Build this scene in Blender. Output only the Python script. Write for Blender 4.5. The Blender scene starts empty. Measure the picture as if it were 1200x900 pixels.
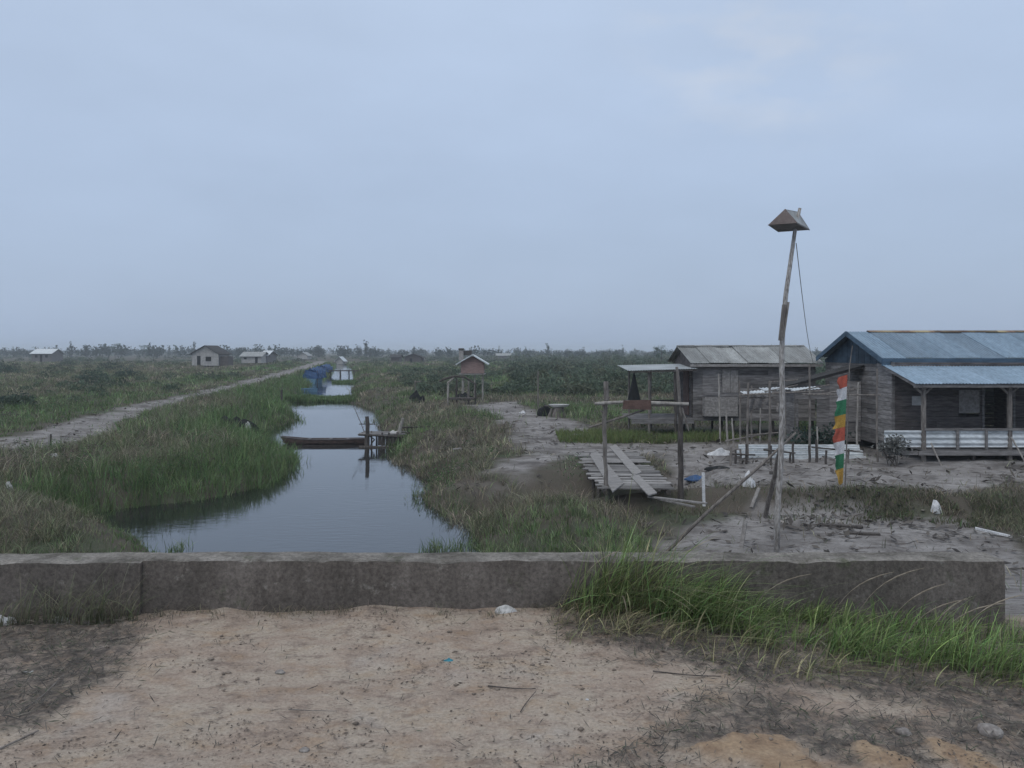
import bpy, math, random
import numpy as np
from mathutils import Vector, Matrix

random.seed(11)
rng = np.random.default_rng(11)
C = bpy.context.scene.collection
F, HZ, CX, H = 940.0, 412.0, 600.0, 1.8          # measured from the photograph (1200 px wide)
WATER = -2.4
LAND = -1.62


def P(px, py, Y):
    return Vector(((px - CX) / F * Y, Y, H - (py - HZ) / F * Y))


def G(px, py, z=LAND):
    Y = (H - z) * F / (py - HZ)
    return Vector(((px - CX) / F * Y, Y, z))


# ------------------------------------------------------------------ noise
def _hash(i, j, s):
    n = np.sin(i * 127.1 + j * 311.7 + s * 74.7) * 43758.5453
    return n - np.floor(n)


def vn(x, y, s=0):
    x = np.asarray(x, float); y = np.asarray(y, float)
    i = np.floor(x); j = np.floor(y); u = x - i; v = y - j
    u = u * u * (3 - 2 * u); v = v * v * (3 - 2 * v)
    a = _hash(i, j, s); b = _hash(i + 1, j, s); c = _hash(i, j + 1, s); d = _hash(i + 1, j + 1, s)
    return (a * (1 - u) + b * u) * (1 - v) + (c * (1 - u) + d * u) * v


def fbm(x, y, scale, octv=3, s=0):
    x = np.asarray(x, float) / scale; y = np.asarray(y, float) / scale
    r = 0; a = 0.5; t = 0
    for k in range(octv):
        r = r + a * vn(x, y, s + k * 13); t += a; a *= 0.5; x = x * 2.03 + 5.1; y = y * 2.03 + 1.7
    return r / t


def sst(a, b, x):
    t = np.clip((np.asarray(x, float) - a) / (b - a), 0, 1)
    return t * t * (3 - 2 * t)


# ------------------------------------------------------------------ canal outline, masks, terrain
L_PX = [(660, 186), (650, 180), (640, 166), (630, 148), (620, 118), (610, 92), (601, 96), (595, 150), (589, 208), (580, 258), (570, 296),
        (562, 322), (555, 338), (546, 344), (536, 336), (528, 318), (520, 306), (512, 296), (506, 300), (501, 318),
        (495, 342), (490, 345), (484, 334), (477, 328), (470, 333), (463, 345), (459, 353), (453, 356), (449, 366), (445, 376),
        (440, 383), (434, 388), (428, 393), (424, 396)]
R_PX = [(660, 566), (645, 562), (632, 556), (618, 548), (606, 538), (598, 522), (588, 508), (578, 511), (570, 509),
        (561, 502), (552, 486), (544, 473), (536, 464), (526, 463), (518, 468), (510, 466), (503, 452), (497, 442), (491, 444),
        (485, 448), (479, 438), (473, 418), (466, 413), (459, 417), (450, 418), (445, 417), (440, 417), (434, 415),
        (428, 407), (424, 402)]


def edge(lst):
    pts = [G(px, py, WATER) for py, px in lst]
    pts.sort(key=lambda p: p.y)
    return np.array([p.y for p in pts]), np.array([p.x for p in pts])


LY, LX = edge(L_PX)
RY, RX = edge(R_PX)


def canal_d(X, Y):
    j = (fbm(X, Y, 1.1, 3, 3) - .5) * .7 + (fbm(X, Y, 4., 2, 9) - .5) * .5
    d = np.maximum(np.interp(Y, LY, LX) - X, X - np.interp(Y, RY, RX))
    d = np.where(Y > 335, np.maximum(d, (Y - 335) * .3), d)
    return d + j * sst(10, 25, Y)


def poly_sd(X, Y, poly):
    X = np.asarray(X, float); Y = np.asarray(Y, float)
    n = len(poly); inside = np.zeros(X.shape, bool); dmin = np.full(X.shape, 1e9)
    for i in range(n):
        x0, y0 = poly[i]; x1, y1 = poly[(i + 1) % n]
        ex, ey = x1 - x0, y1 - y0
        t = np.clip(((X - x0) * ex + (Y - y0) * ey) / (ex * ex + ey * ey + 1e-12), 0, 1)
        dmin = np.minimum(dmin, np.hypot(X - x0 - t * ex, Y - y0 - t * ey))
        c = ((y0 > Y) != (y1 > Y)) & (X < (x1 - x0) * (Y - y0) / (y1 - y0 + 1e-12) + x0)
        inside ^= c
    return np.where(inside, dmin, -dmin)


def px_poly(lst, z):
    return [(G(a, b, z).x, G(a, b, z).y) for a, b in lst]


YARD = px_poly([(552, 474), (600, 469), (640, 486), (700, 504), (745, 519), (840, 519), (1010, 527), (1400, 520), (1400, 560),
                (1180, 570), (1000, 571), (840, 566), (800, 574), (760, 528), (690, 531), (668, 537), (640, 549), (600, 566),
                (570, 560), (604, 542), (628, 522), (596, 500), (568, 485)], LAND)
TRACK = [(3.0, 7.0)] + px_poly([(775, 640), (800, 612), (860, 602), (1000, 600), (1120, 612), (1172, 632)], -2.02) + \
        [(9.6, 13.5), (12.5, 10), (13, 5.6), (3.4, 5.6)]
PATH = [(-24, 20, 2.4), (-19.5, 27, 2.0), (-18.0, 31, 1.9), (-19.9, 38.5, 1.25), (-22.2, 47, .95), (-25.9, 69.5, .95), (-28.7, 86.4, 1.1),
        (-42, 160, 1.7), (-66, 280, 2.2)]
LITTER = [px_poly(l, 0) for l in (
    [(-300, 700), (168, 705), (150, 748), (110, 790), (60, 822), (20, 848), (-300, 875)],
    [(668, 712), (740, 700), (1500, 700), (1500, 834), (1180, 826), (1000, 812), (900, 803), (720, 776), (684, 752)],
    [(850, 806), (1000, 818), (1500, 836), (1500, 900), (1180, 872), (1120, 892), (1060, 872), (990, 888), (930, 862), (880, 862), (800, 868), (760, 900), (735, 880), (800, 850), (838, 830)])]


def path_m(X, Y):
    best = np.full(np.shape(X), -1e9)
    for (x0, y0, w0), (x1, y1, w1) in zip(PATH[:-1], PATH[1:]):
        ex, ey = x1 - x0, y1 - y0
        t = np.clip(((X - x0) * ex + (Y - y0) * ey) / (ex * ex + ey * ey), 0, 1)
        best = np.maximum(best, w0 + (w1 - w0) * t - np.hypot(X - x0 - t * ex, Y - y0 - t * ey))
    return best + .02 + (fbm(X, Y, 1.6, 3, 21) - .5) * 2.0


def yard_m(X, Y):
    return poly_sd(X, Y, YARD) + (fbm(X, Y, 1.5, 4, 31) - .46) * 2.6


def track_m(X, Y):
    return poly_sd(X, Y, TRACK) + (fbm(X, Y, 1.2, 4, 41) - .5) * 1.3


def litter_m(X, Y):
    r = np.full(np.shape(X), -1e9)
    for p in LITTER:
        r = np.maximum(r, poly_sd(X, Y, p))
    return r + (fbm(X, Y, .34, 5, 51) - .5) * .75


CLAY = [(G(a, b, 0).x, G(a, b, 0).y, r) for a, b, r in ((885, 880, .16), (840, 888, .13), (1035, 888, .13), (1125, 878, .13), (1160, 895, .12), (930, 905, .17))]


def orange_m(X, Y):
    r = np.zeros(np.shape(X))
    for x, y, s in CLAY:
        r = np.maximum(r, 1 - sst(.55, 1.2, np.hypot(X - x, (Y - y) * 1.1) / s + (fbm(X, Y, .10, 4, 61) - .5) * 1.7))
    return r


def height(X, Y):
    X = np.asarray(X, float); Y = np.asarray(Y, float)
    d = canal_d(X, Y)
    zl = LAND + .16 * (fbm(X, Y, 5, 3, 1) - .5) + .10 * (fbm(X, Y, .9, 3, 2) - .5) * sst(90, 40, Y)
    yb = 19.7 - .15 * (X - 4)
    low = (1 - sst(yb - .55, yb + .25, Y + .5 * (fbm(X, Y, 1.0, 2, 5) - .5))) * sst(1.2, 3.0, X)
    zl = zl + (-2.02 + .1 * (fbm(X, Y, 1.3, 3, 6) - .5) - zl) * low
    zl = zl - .18 * (1 - sst(14, 19, Y)) * (X < 1.2)
    # ditch below the plank deck, draining into the canal
    cy = 20.0 + (X + 1.8) * .36
    dd = np.exp(-((Y - cy) / 1.35) ** 2) * (1 - sst(4.8, 6.0, X)) * sst(-2.6, -1.0, X)
    zl = zl - dd * (.80 - .03 * X)
    bw = np.where(X < np.interp(Y, LY, LX) + .5, 3.0, 2.2)
    t = np.clip(d / bw, 0, 1); t = 1 - (1 - t) ** 2
    z = np.where(d > 0, WATER + (zl - WATER) * t, WATER - .75 * np.clip(-d / 1.3, 0, 1))
    z = z - .03 * sst(0, .5, path_m(X, Y)) * (Y > 12)
    z = z + .065 * (fbm(X, Y * 1.6, .55, 3, 17) - .5) * (Y > 12) * (Y < 60) * (d > .5)
    # the road on its low embankment
    zr = .008 - .12 * sst(.6, 3.3, X) - .25 * sst(3.6, 9, X) - .045 * sst(-2.2, -3, X)
    zr = zr + .05 * (fbm(X, Y, .9, 3, 7) - .5) + .04 * (fbm(X, Y * 1.4, .2, 4, 8) - .5)
    zr = zr + .035 * orange_m(X, Y) + .075 * sst(5.15, 5.55, Y) * (fbm(X, Y * .5, .5, 3, 19) - .35)
    W = np.where(d < 2, .7, 3.4); W = W + (8.2 - W) * sst(3.3, 3.9, X)
    t = np.clip((Y - 5.72) / W, 0, 1)
    return zr + (z - zr) * t


def hz(x, y):
    return float(height(np.array([x]), np.array([y]))[0])


# ------------------------------------------------------------------ materials
def new_mat(name):
    m = bpy.data.materials.new(name); m.use_nodes = True
    n = m.node_tree.nodes; l = m.node_tree.links
    return m, n, l, n["Principled BSDF"]


def surf(name, col, col2=None, rough=.8, scale=4., stretch=(1, 1, 1), bump=.0, metallic=0., spec=.3, fine=40., transl=0.):
    """weathered surface: two colours mixed by noise, finer grain on top, times the per-piece tone"""
    m, n, l, b = new_mat(name)
    if col2 is None:
        col2 = tuple(c * .6 for c in col)
    tc = n.new("ShaderNodeTexCoord"); mp = n.new("ShaderNodeMapping"); mp.inputs["Scale"].default_value = stretch
    l.new(tc.outputs["Object"], mp.inputs[0])
    n1 = n.new("ShaderNodeTexNoise"); n1.inputs["Scale"].default_value = scale; n1.inputs["Detail"].default_value = 5
    n2 = n.new("ShaderNodeTexNoise"); n2.inputs["Scale"].default_value = fine; n2.inputs["Detail"].default_value = 3
    l.new(mp.outputs[0], n1.inputs[0]); l.new(mp.outputs[0], n2.inputs[0])
    r1 = n.new("ShaderNodeValToRGB"); r1.color_ramp.elements[0].position = .36; r1.color_ramp.elements[1].position = .64
    r1.color_ramp.elements[0].color = (*col2, 1); r1.color_ramp.elements[1].color = (*col, 1)
    l.new(n1.outputs[0], r1.inputs[0])
    mr = n.new("ShaderNodeMapRange"); mr.inputs[1].default_value = .3; mr.inputs[2].default_value = .7
    mr.inputs[3].default_value = .78; mr.inputs[4].default_value = 1.18
    l.new(n2.outputs[0], mr.inputs[0])
    at = n.new("ShaderNodeAttribute"); at.attribute_name = "tone"
    mu = n.new("ShaderNodeMath"); mu.operation = 'MULTIPLY'
    l.new(mr.outputs[0], mu.inputs[0]); l.new(at.outputs["Fac"], mu.inputs[1])
    vm = n.new("ShaderNodeVectorMath"); vm.operation = 'SCALE'
    l.new(r1.outputs[0], vm.inputs[0]); l.new(mu.outputs[0], vm.inputs["Scale"])
    l.new(vm.outputs[0], b.inputs["Base Color"])
    b.inputs["Roughness"].default_value = rough; b.inputs["Metallic"].default_value = metallic
    b.inputs["Specular IOR Level"].default_value = spec
    if bump:
        bp = n.new("ShaderNodeBump"); bp.inputs["Strength"].default_value = bump; bp.inputs["Distance"].default_value = .01
        l.new(n2.outputs[0], bp.inputs["Height"]); l.new(bp.outputs[0], b.inputs["Normal"])
    return m


M = {}
M['plank'] = surf('weathered_plank', (.235, .225, .22), (.13, .123, .12), .85, 3, (1, 1, 6), .4, fine=26)
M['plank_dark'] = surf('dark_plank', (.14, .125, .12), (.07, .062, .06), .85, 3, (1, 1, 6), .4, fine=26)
M['plank_pale'] = surf('pale_plank', (.34, .325, .31), (.22, .205, .195), .85, 3, (4, 1, 4), .4, fine=22)
M['deck'] = surf('grey_deck_board', (.30, .29, .28), (.17, .16, .155), .85, 3, (1, 5, 1), .4, fine=22)
M['pole'] = surf('bare_pole', (.24, .22, .20), (.13, .115, .105), .85, 5, (3, 3, .8), .5, fine=30)
M['pole_grey'] = surf('mottled_grey_pole', (.46, .44, .42), (.20, .185, .17), .85, 11, (3, 3, .8), .5, fine=24)
M['awning'] = surf('weathered_zinc', (.40, .43, .44), (.28, .30, .31), .55, 1.2, (1, 1, 1), .1)
M['pole_dark'] = surf('dark_pole', (.11, .098, .09), (.055, .048, .044), .85, 5, (3, 3, .8), .5, fine=30)
M['pole_pale'] = surf('pale_pole', (.40, .38, .35), (.24, .22, .20), .85, 5, (3, 3, .8), .4, fine=30)
M['zinc_blue'] = surf('blue_zinc', (.20, .282, .365), (.155, .23, .305), .5, 1.1, (2.5, .5, .5), .1, .15, .4, fine=9)
M['zinc_blue_pale'] = surf('pale_blue_zinc', (.255, .35, .445), (.215, .305, .39), .5, 1.1, (2.5, .5, .5), .1, .15, .4, fine=9)
M['blue_board'] = surf('dull_blue_board', (.085, .14, .20), (.05, .085, .125), .75, 2, (1, 1, 3), .2)
M['zinc_grey'] = surf('grey_zinc', (.34, .355, .35), (.235, .24, .235), .55, 1.3, (2.5, .6, .6), .1, .1, .4, fine=8)
M['zinc_white'] = surf('white_zinc', (.66, .70, .72), (.52, .56, .58), .5, 1.2, (.7, 2, 2), .1, .05, .4, fine=9)
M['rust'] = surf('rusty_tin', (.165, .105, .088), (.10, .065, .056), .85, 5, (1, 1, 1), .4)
M['ridge'] = surf('patched_ridge_tin', (.27, .22, .13), (.14, .085, .06), .8, 1.6, (1.6, 1, 1), .4)
M['pink_board'] = surf('pinkish_board', (.31, .225, .205), (.24, .17, .155), .85, 3, (1, 1, 4), .2)
M['box_board'] = surf('brownish_board', (.20, .165, .15), (.15, .12, .11), .85, 5)
M['whitewash'] = surf('pale_wall', (.46, .45, .43), (.33, .32, .31), .85, 2, (1, 1, 1), .2)
M['dark_roof'] = surf('dark_thatch', (.06, .058, .058), (.035, .034, .034), .9, 3, (1, 1, 1), .3)
M['dark'] = surf('dark_cloth', (.02, .022, .024), (.012, .013, .014), .9)
M['paper'] = surf('paper', (.55, .55, .54), (.42, .42, .41), .8, 6)
M['plastic'] = surf('white_plastic', (.72, .73, .74), (.52, .53, .54), .45, 6)
M['teal'] = surf('teal_plastic', (.04, .26, .33), (.03, .16, .22), .4, 8)
M['tarp'] = surf('blue_tarp', (.04, .105, .25), (.025, .065, .15), .55, 4)
M['boat_blue'] = surf('pale_blue_paint', (.16, .30, .42), (.10, .2, .3), .6, 4)
M['hull'] = surf('old_hull_wood', (.12, .085, .075), (.06, .045, .042), .8, 4, (1, 1, 4), .3)
M['hull_top'] = surf('grey_hull_board', (.17, .16, .165), (.10, .095, .10), .8, 4, (1, 1, 4), .3)
M['stone'] = surf('stone', (.30, .28, .26), (.2, .18, .17), .9, 20, bump=.5)
M['clod'] = surf('clod', (.27, .185, .12), (.16, .11, .08), .95, 12, bump=.6)
M['straw'] = surf('dry_seed_stalk', (.27, .235, .185), (.2, .17, .13), .85, 20)
M['rope'] = surf('rope', (.22, .22, .22), None, .8)
for k, c in dict(red=(.44, .105, .07), white=(.62, .62, .64), green=(.045, .205, .105), yellow=(.46, .28, .06)).items():
    M['flag_' + k] = surf(k + '_cloth', c, tuple(v * .78 for v in c), .85, 5)


def concrete():
    m, n, l, b = new_mat('stained_concrete')
    g = n.new("ShaderNodeNewGeometry")
    n1 = n.new("ShaderNodeTexNoise"); n1.inputs["Scale"].default_value = 2.2; n1.inputs["Detail"].default_value = 8; n1.inputs["Roughness"].default_value = .65
    n2 = n.new("ShaderNodeTexNoise"); n2.inputs["Scale"].default_value = 38; n2.inputs["Detail"].default_value = 9; n2.inputs["Roughness"].default_value = .75
    mp = n.new("ShaderNodeMapping"); mp.inputs["Scale"].default_value = (16, 16, 1.6)
    n3 = n.new("ShaderNodeTexNoise"); n3.inputs["Scale"].default_value = 1.0; n3.inputs["Detail"].default_value = 5
    l.new(g.outputs["Position"], n1.inputs[0]); l.new(g.outputs["Position"], n2.inputs[0]); l.new(g.outputs["Position"], mp.inputs[0]); l.new(mp.outputs[0], n3.inputs[0])
    r = n.new("ShaderNodeValToRGB"); e = r.color_ramp.elements
    e[0].position = .30; e[0].color = (.085, .077, .068, 1); e[1].position = .72; e[1].color = (.185, .165, .148, 1)
    x = e.new(.5); x.color = (.128, .113, .10, 1)
    l.new(n1.outputs[0], r.inputs[0])
    r3 = n.new("ShaderNodeMapRange"); r3.inputs[1].default_value = .35; r3.inputs[2].default_value = .65; r3.inputs[3].default_value = .9; r3.inputs[4].default_value = 1.07
    l.new(n3.outputs[0], r3.inputs[0])
    r2 = n.new("ShaderNodeMapRange"); r2.inputs[1].default_value = .3; r2.inputs[2].default_value = .7; r2.inputs[3].default_value = .5; r2.inputs[4].default_value = 1.55
    l.new(n2.outputs[0], r2.inputs[0])
    mu = n.new("ShaderNodeMath"); mu.operation = 'MULTIPLY'; l.new(r2.outputs[0], mu.inputs[0]); l.new(r3.outputs[0], mu.inputs[1])
    # upward faces blend to a paler, mottled ramp
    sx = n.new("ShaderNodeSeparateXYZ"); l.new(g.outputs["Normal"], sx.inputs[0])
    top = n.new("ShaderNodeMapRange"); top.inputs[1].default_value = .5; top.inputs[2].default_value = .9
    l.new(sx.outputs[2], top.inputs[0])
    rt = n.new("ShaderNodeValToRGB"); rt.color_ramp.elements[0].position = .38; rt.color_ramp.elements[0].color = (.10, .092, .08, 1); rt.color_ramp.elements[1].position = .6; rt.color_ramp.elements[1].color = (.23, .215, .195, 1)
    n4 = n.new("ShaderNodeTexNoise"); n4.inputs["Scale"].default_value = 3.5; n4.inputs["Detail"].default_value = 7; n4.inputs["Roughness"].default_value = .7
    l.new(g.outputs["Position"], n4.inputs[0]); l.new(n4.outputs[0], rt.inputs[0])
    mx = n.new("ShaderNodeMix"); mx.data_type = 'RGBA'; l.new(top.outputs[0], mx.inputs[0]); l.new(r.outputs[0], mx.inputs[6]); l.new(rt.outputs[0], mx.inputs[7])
    prev = mx.outputs[2]
    for sc_, lo, hi, f, cc in ((8.5, .60, .66, .6, (.25, .235, .21, 1)), (4.2, .60, .70, .7, (.075, .085, .05, 1)), (19., .63, .67, .8, (.045, .04, .036, 1))):
        nn = n.new("ShaderNodeTexNoise"); nn.inputs["Scale"].default_value = sc_; nn.inputs["Detail"].default_value = 8; nn.inputs["Roughness"].default_value = .7
        l.new(g.outputs["Position"], nn.inputs[0])
        rr = n.new("ShaderNodeMapRange"); rr.inputs[1].default_value = lo; rr.inputs[2].default_value = hi; rr.inputs[4].default_value = f; l.new(nn.outputs[0], rr.inputs[0])
        m2 = n.new("ShaderNodeMix"); m2.data_type = 'RGBA'; l.new(rr.outputs[0], m2.inputs[0]); l.new(prev, m2.inputs[6]); m2.inputs[7].default_value = cc; prev = m2.outputs[2]
    vm = n.new("ShaderNodeVectorMath"); vm.operation = 'SCALE'; l.new(prev, vm.inputs[0]); l.new(mu.outputs[0], vm.inputs["Scale"])
    l.new(vm.outputs[0], b.inputs["Base Color"]); b.inputs["Roughness"].default_value = .92; b.inputs["Specular IOR Level"].default_value = .2
    bp = n.new("ShaderNodeBump"); bp.inputs["Strength"].default_value = .6; bp.inputs["Distance"].default_value = .01
    l.new(n2.outputs[0], bp.inputs["Height"]); l.new(bp.outputs[0], b.inputs["Normal"])
    return m


M['concrete'] = concrete()


def foliage():
    m, n, l, b = new_mat('foliage')
    at = n.new("ShaderNodeAttribute"); at.attribute_name = "col"
    l.new(at.outputs["Color"], b.inputs["Base Color"])
    b.inputs["Roughness"].default_value = .7; b.inputs["Specular IOR Level"].default_value = .15
    tr = n.new("ShaderNodeBsdfTranslucent"); l.new(at.outputs["Color"], tr.inputs[0])
    mx = n.new("ShaderNodeMixShader"); mx.inputs[0].default_value = .25
    out = n["Material Output"]
    l.new(b.outputs[0], mx.inputs[1]); l.new(tr.outputs[0], mx.inputs[2]); l.new(mx.outputs[0], out.inputs[0])
    return m


M['leaf'] = foliage()


def ground_mat():
    m, n, l, b = new_mat('earth')
    g = n.new("ShaderNodeNewGeometry")

    def noise(sc, det=5, stretch=None, ro=.55):
        t = n.new("ShaderNodeTexNoise"); t.inputs["Scale"].default_value = sc; t.inputs["Detail"].default_value = det; t.inputs["Roughness"].default_value = ro
        if stretch:
            mp = n.new("ShaderNodeMapping"); mp.inputs["Scale"].default_value = stretch; l.new(g.outputs["Position"], mp.inputs[0]); l.new(mp.outputs[0], t.inputs[0])
        else:
            l.new(g.outputs["Position"], t.inputs[0])
        return t.outputs[0]

    def ramp(src, stops):
        r = n.new("ShaderNodeValToRGB"); e = r.color_ramp.elements
        e[0].position, e[0].color = stops[0][0], (*stops[0][1], 1)
        e[1].position, e[1].color = stops[-1][0], (*stops[-1][1], 1)
        for p, c in stops[1:-1]:
            x = e.new(p); x.color = (*c, 1)
        l.new(src, r.inputs[0]); return r.outputs[0]

    def mix(f, a, c):
        x = n.new("ShaderNodeMix"); x.data_type = 'RGBA'
        if isinstance(f, float): x.inputs[0].default_value = f
        else: l.new(f, x.inputs[0])
        l.new(a, x.inputs[6])
        if isinstance(c, tuple): x.inputs[7].default_value = (*c, 1)
        else: l.new(c, x.inputs[7])
        return x.outputs[2]

    def attr(nm):
        a = n.new("ShaderNodeAttribute"); a.attribute_name = nm; return a.outputs["Fac"]

    def rng_(src, a, c, lo=0., hi=1.):
        r = n.new("ShaderNodeMapRange"); r.inputs[1].default_value = a; r.inputs[2].default_value = c; r.inputs[3].default_value = lo; r.inputs[4].default_value = hi
        l.new(src, r.inputs[0]); return r.outputs[0]

    def mul(a, c):
        x = n.new("ShaderNodeMath"); x.operation = 'MULTIPLY'; l.new(a, x.inputs[0]); l.new(c, x.inputs[1]); return x.outputs[0]
    soil = ramp(noise(.35, 6), [(.35, (.075, .078, .058)), (.5, (.105, .092, .078)), (.65, (.078, .095, .06))])
    sand = ramp(noise(.9, 8, None, .62), [(.34, (.125, .117, .113)), (.47, (.225, .214, .208)), (.58, (.285, .274, .268)), (.70, (.35, .338, .33))])
    sand = mix(rng_(noise(3.2, 7, (.8, 1.5, 1), .68), .52, .66), sand, (.105, .092, .085))
    sand = mix(rng_(noise(13, 5, (.7, 1.5, 1), .6), .58, .7, 0, .7), sand, (.09, .08, .075))
    road = ramp(noise(2.3, 9, (1, 1.5, 1), .66), [(.30, (.29, .228, .182)), (.44, (.385, .312, .257)), (.56, (.435, .372, .308)), (.72, (.385, .297, .218))])
    road = mix(rng_(noise(5, 7, (1, 1.8, 1), .7), .53, .66, 0, .8), road, (.21, .165, .14))
    road = mix(rng_(noise(38, 4, (1, 1.4, 1), .6), .60, .70, 0, .8), road, (.13, .105, .09))
    road = mix(rng_(noise(4.1, 7, (1, 1.3, 1), .65), .52, .68, 0, .6), road, (.36, .255, .175))
    road = mix(rng_(noise(2.1, 6), .58, .70, 0, .5), road, (.45, .41, .375))
    base = mix(attr('sand'), soil, sand)
    base = mix(attr('road'), base, road)
    base = mix(rng_(attr('clay'), 0., 1., 0., .85), base, ramp(noise(9, 6), [(.35, (.27, .18, .115)), (.65, (.42, .305, .20))]))
    base = mix(mul(attr('litter'), rng_(noise(14, 6, None, .65), .40, .58, .25, .95)), base, (.15, .132, .12))
    f = rng_(noise(60, 4), .3, .7, .82, 1.16)
    vm = n.new("ShaderNodeVectorMath"); vm.operation = 'SCALE'; l.new(base, vm.inputs[0]); l.new(f, vm.inputs["Scale"])
    l.new(vm.outputs[0], b.inputs["Base Color"])
    b.inputs["Roughness"].default_value = .95; b.inputs["Specular IOR Level"].default_value = .1
    bp = n.new("ShaderNodeBump"); bp.inputs["Strength"].default_value = .9; bp.inputs["Distance"].default_value = .025
    l.new(noise(22, 8, None, .7), bp.inputs["Height"]); l.new(bp.outputs[0], b.inputs["Normal"])
    return m


M['earth'] = ground_mat()


def water_mat():
    m, n, l, b = new_mat('canal_water')
    g = n.new("ShaderNodeNewGeometry")
    b.inputs["Base Color"].default_value = (.020, .022, .022, 1)
    b.inputs["Roughness"].default_value = .035; b.inputs["IOR"].default_value = 1.52
    t = n.new("ShaderNodeTexNoise"); t.inputs["Scale"].default_value = 3.0; t.inputs["Detail"].default_value = 3
    mp = n.new("ShaderNodeMapping"); mp.inputs["Scale"].default_value = (.8, 2.0, 1); mp.inputs["Rotation"].default_value = (0, 0, .35)
    l.new(g.outputs["Position"], mp.inputs[0]); l.new(mp.outputs[0], t.inputs[0])
    t2 = n.new("ShaderNodeTexNoise"); t2.inputs["Scale"].default_value = .35
    l.new(g.outputs["Position"], t2.inputs[0])
    mr = n.new("ShaderNodeMapRange"); mr.inputs[1].default_value = .42; mr.inputs[2].default_value = .62; mr.inputs[3].default_value = .05; mr.inputs[4].default_value = .35
    l.new(t2.outputs[0], mr.inputs[0])
    bp = n.new("ShaderNodeBump"); bp.inputs["Distance"].default_value = .02
    l.new(mr.outputs[0], bp.inputs["Strength"]); l.new(t.outputs[0], bp.inputs["Height"]); l.new(bp.outputs[0], b.inputs["Normal"])
    return m


M['water'] = water_mat()


# ------------------------------------------------------------------ object helpers
ORI = {}


def props(o, label=None, cat=None, group=None, kind=None):
    if label: o['label'] = label
    if cat: o['category'] = cat
    if group: o['group'] = group
    if kind: o['kind'] = kind
    return o


def thing(name, label, cat, loc, group=None):
    o = bpy.data.objects.new(name, None); C.objects.link(o)
    o.empty_display_size = .2; o.location = loc
    ORI[o.name] = Vector(loc)
    return props(o, label, cat, group)


def raw_mesh(name, verts, loops, starts, mat, smooth=False):
    me = bpy.data.meshes.new(name)
    me.vertices.add(len(verts)); me.vertices.foreach_set('co', np.ascontiguousarray(verts, np.float32).ravel())
    me.loops.add(len(loops)); me.loops.foreach_set('vertex_index', np.ascontiguousarray(loops, np.int32))
    me.polygons.add(len(starts)); me.polygons.foreach_set('loop_start', np.ascontiguousarray(starts, np.int32))
    me.materials.append(mat); me.update(calc_edges=True); me.validate()
    if smooth:
        me.polygons.foreach_set('use_smooth', np.ones(len(me.polygons), bool))
    return me


def set_col(me, col):
    a = me.attributes.new('col', 'FLOAT_COLOR', 'POINT')
    c = np.ones((len(col), 4), np.float32); c[:, :3] = col
    a.data.foreach_set('color', c.ravel())


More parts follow.
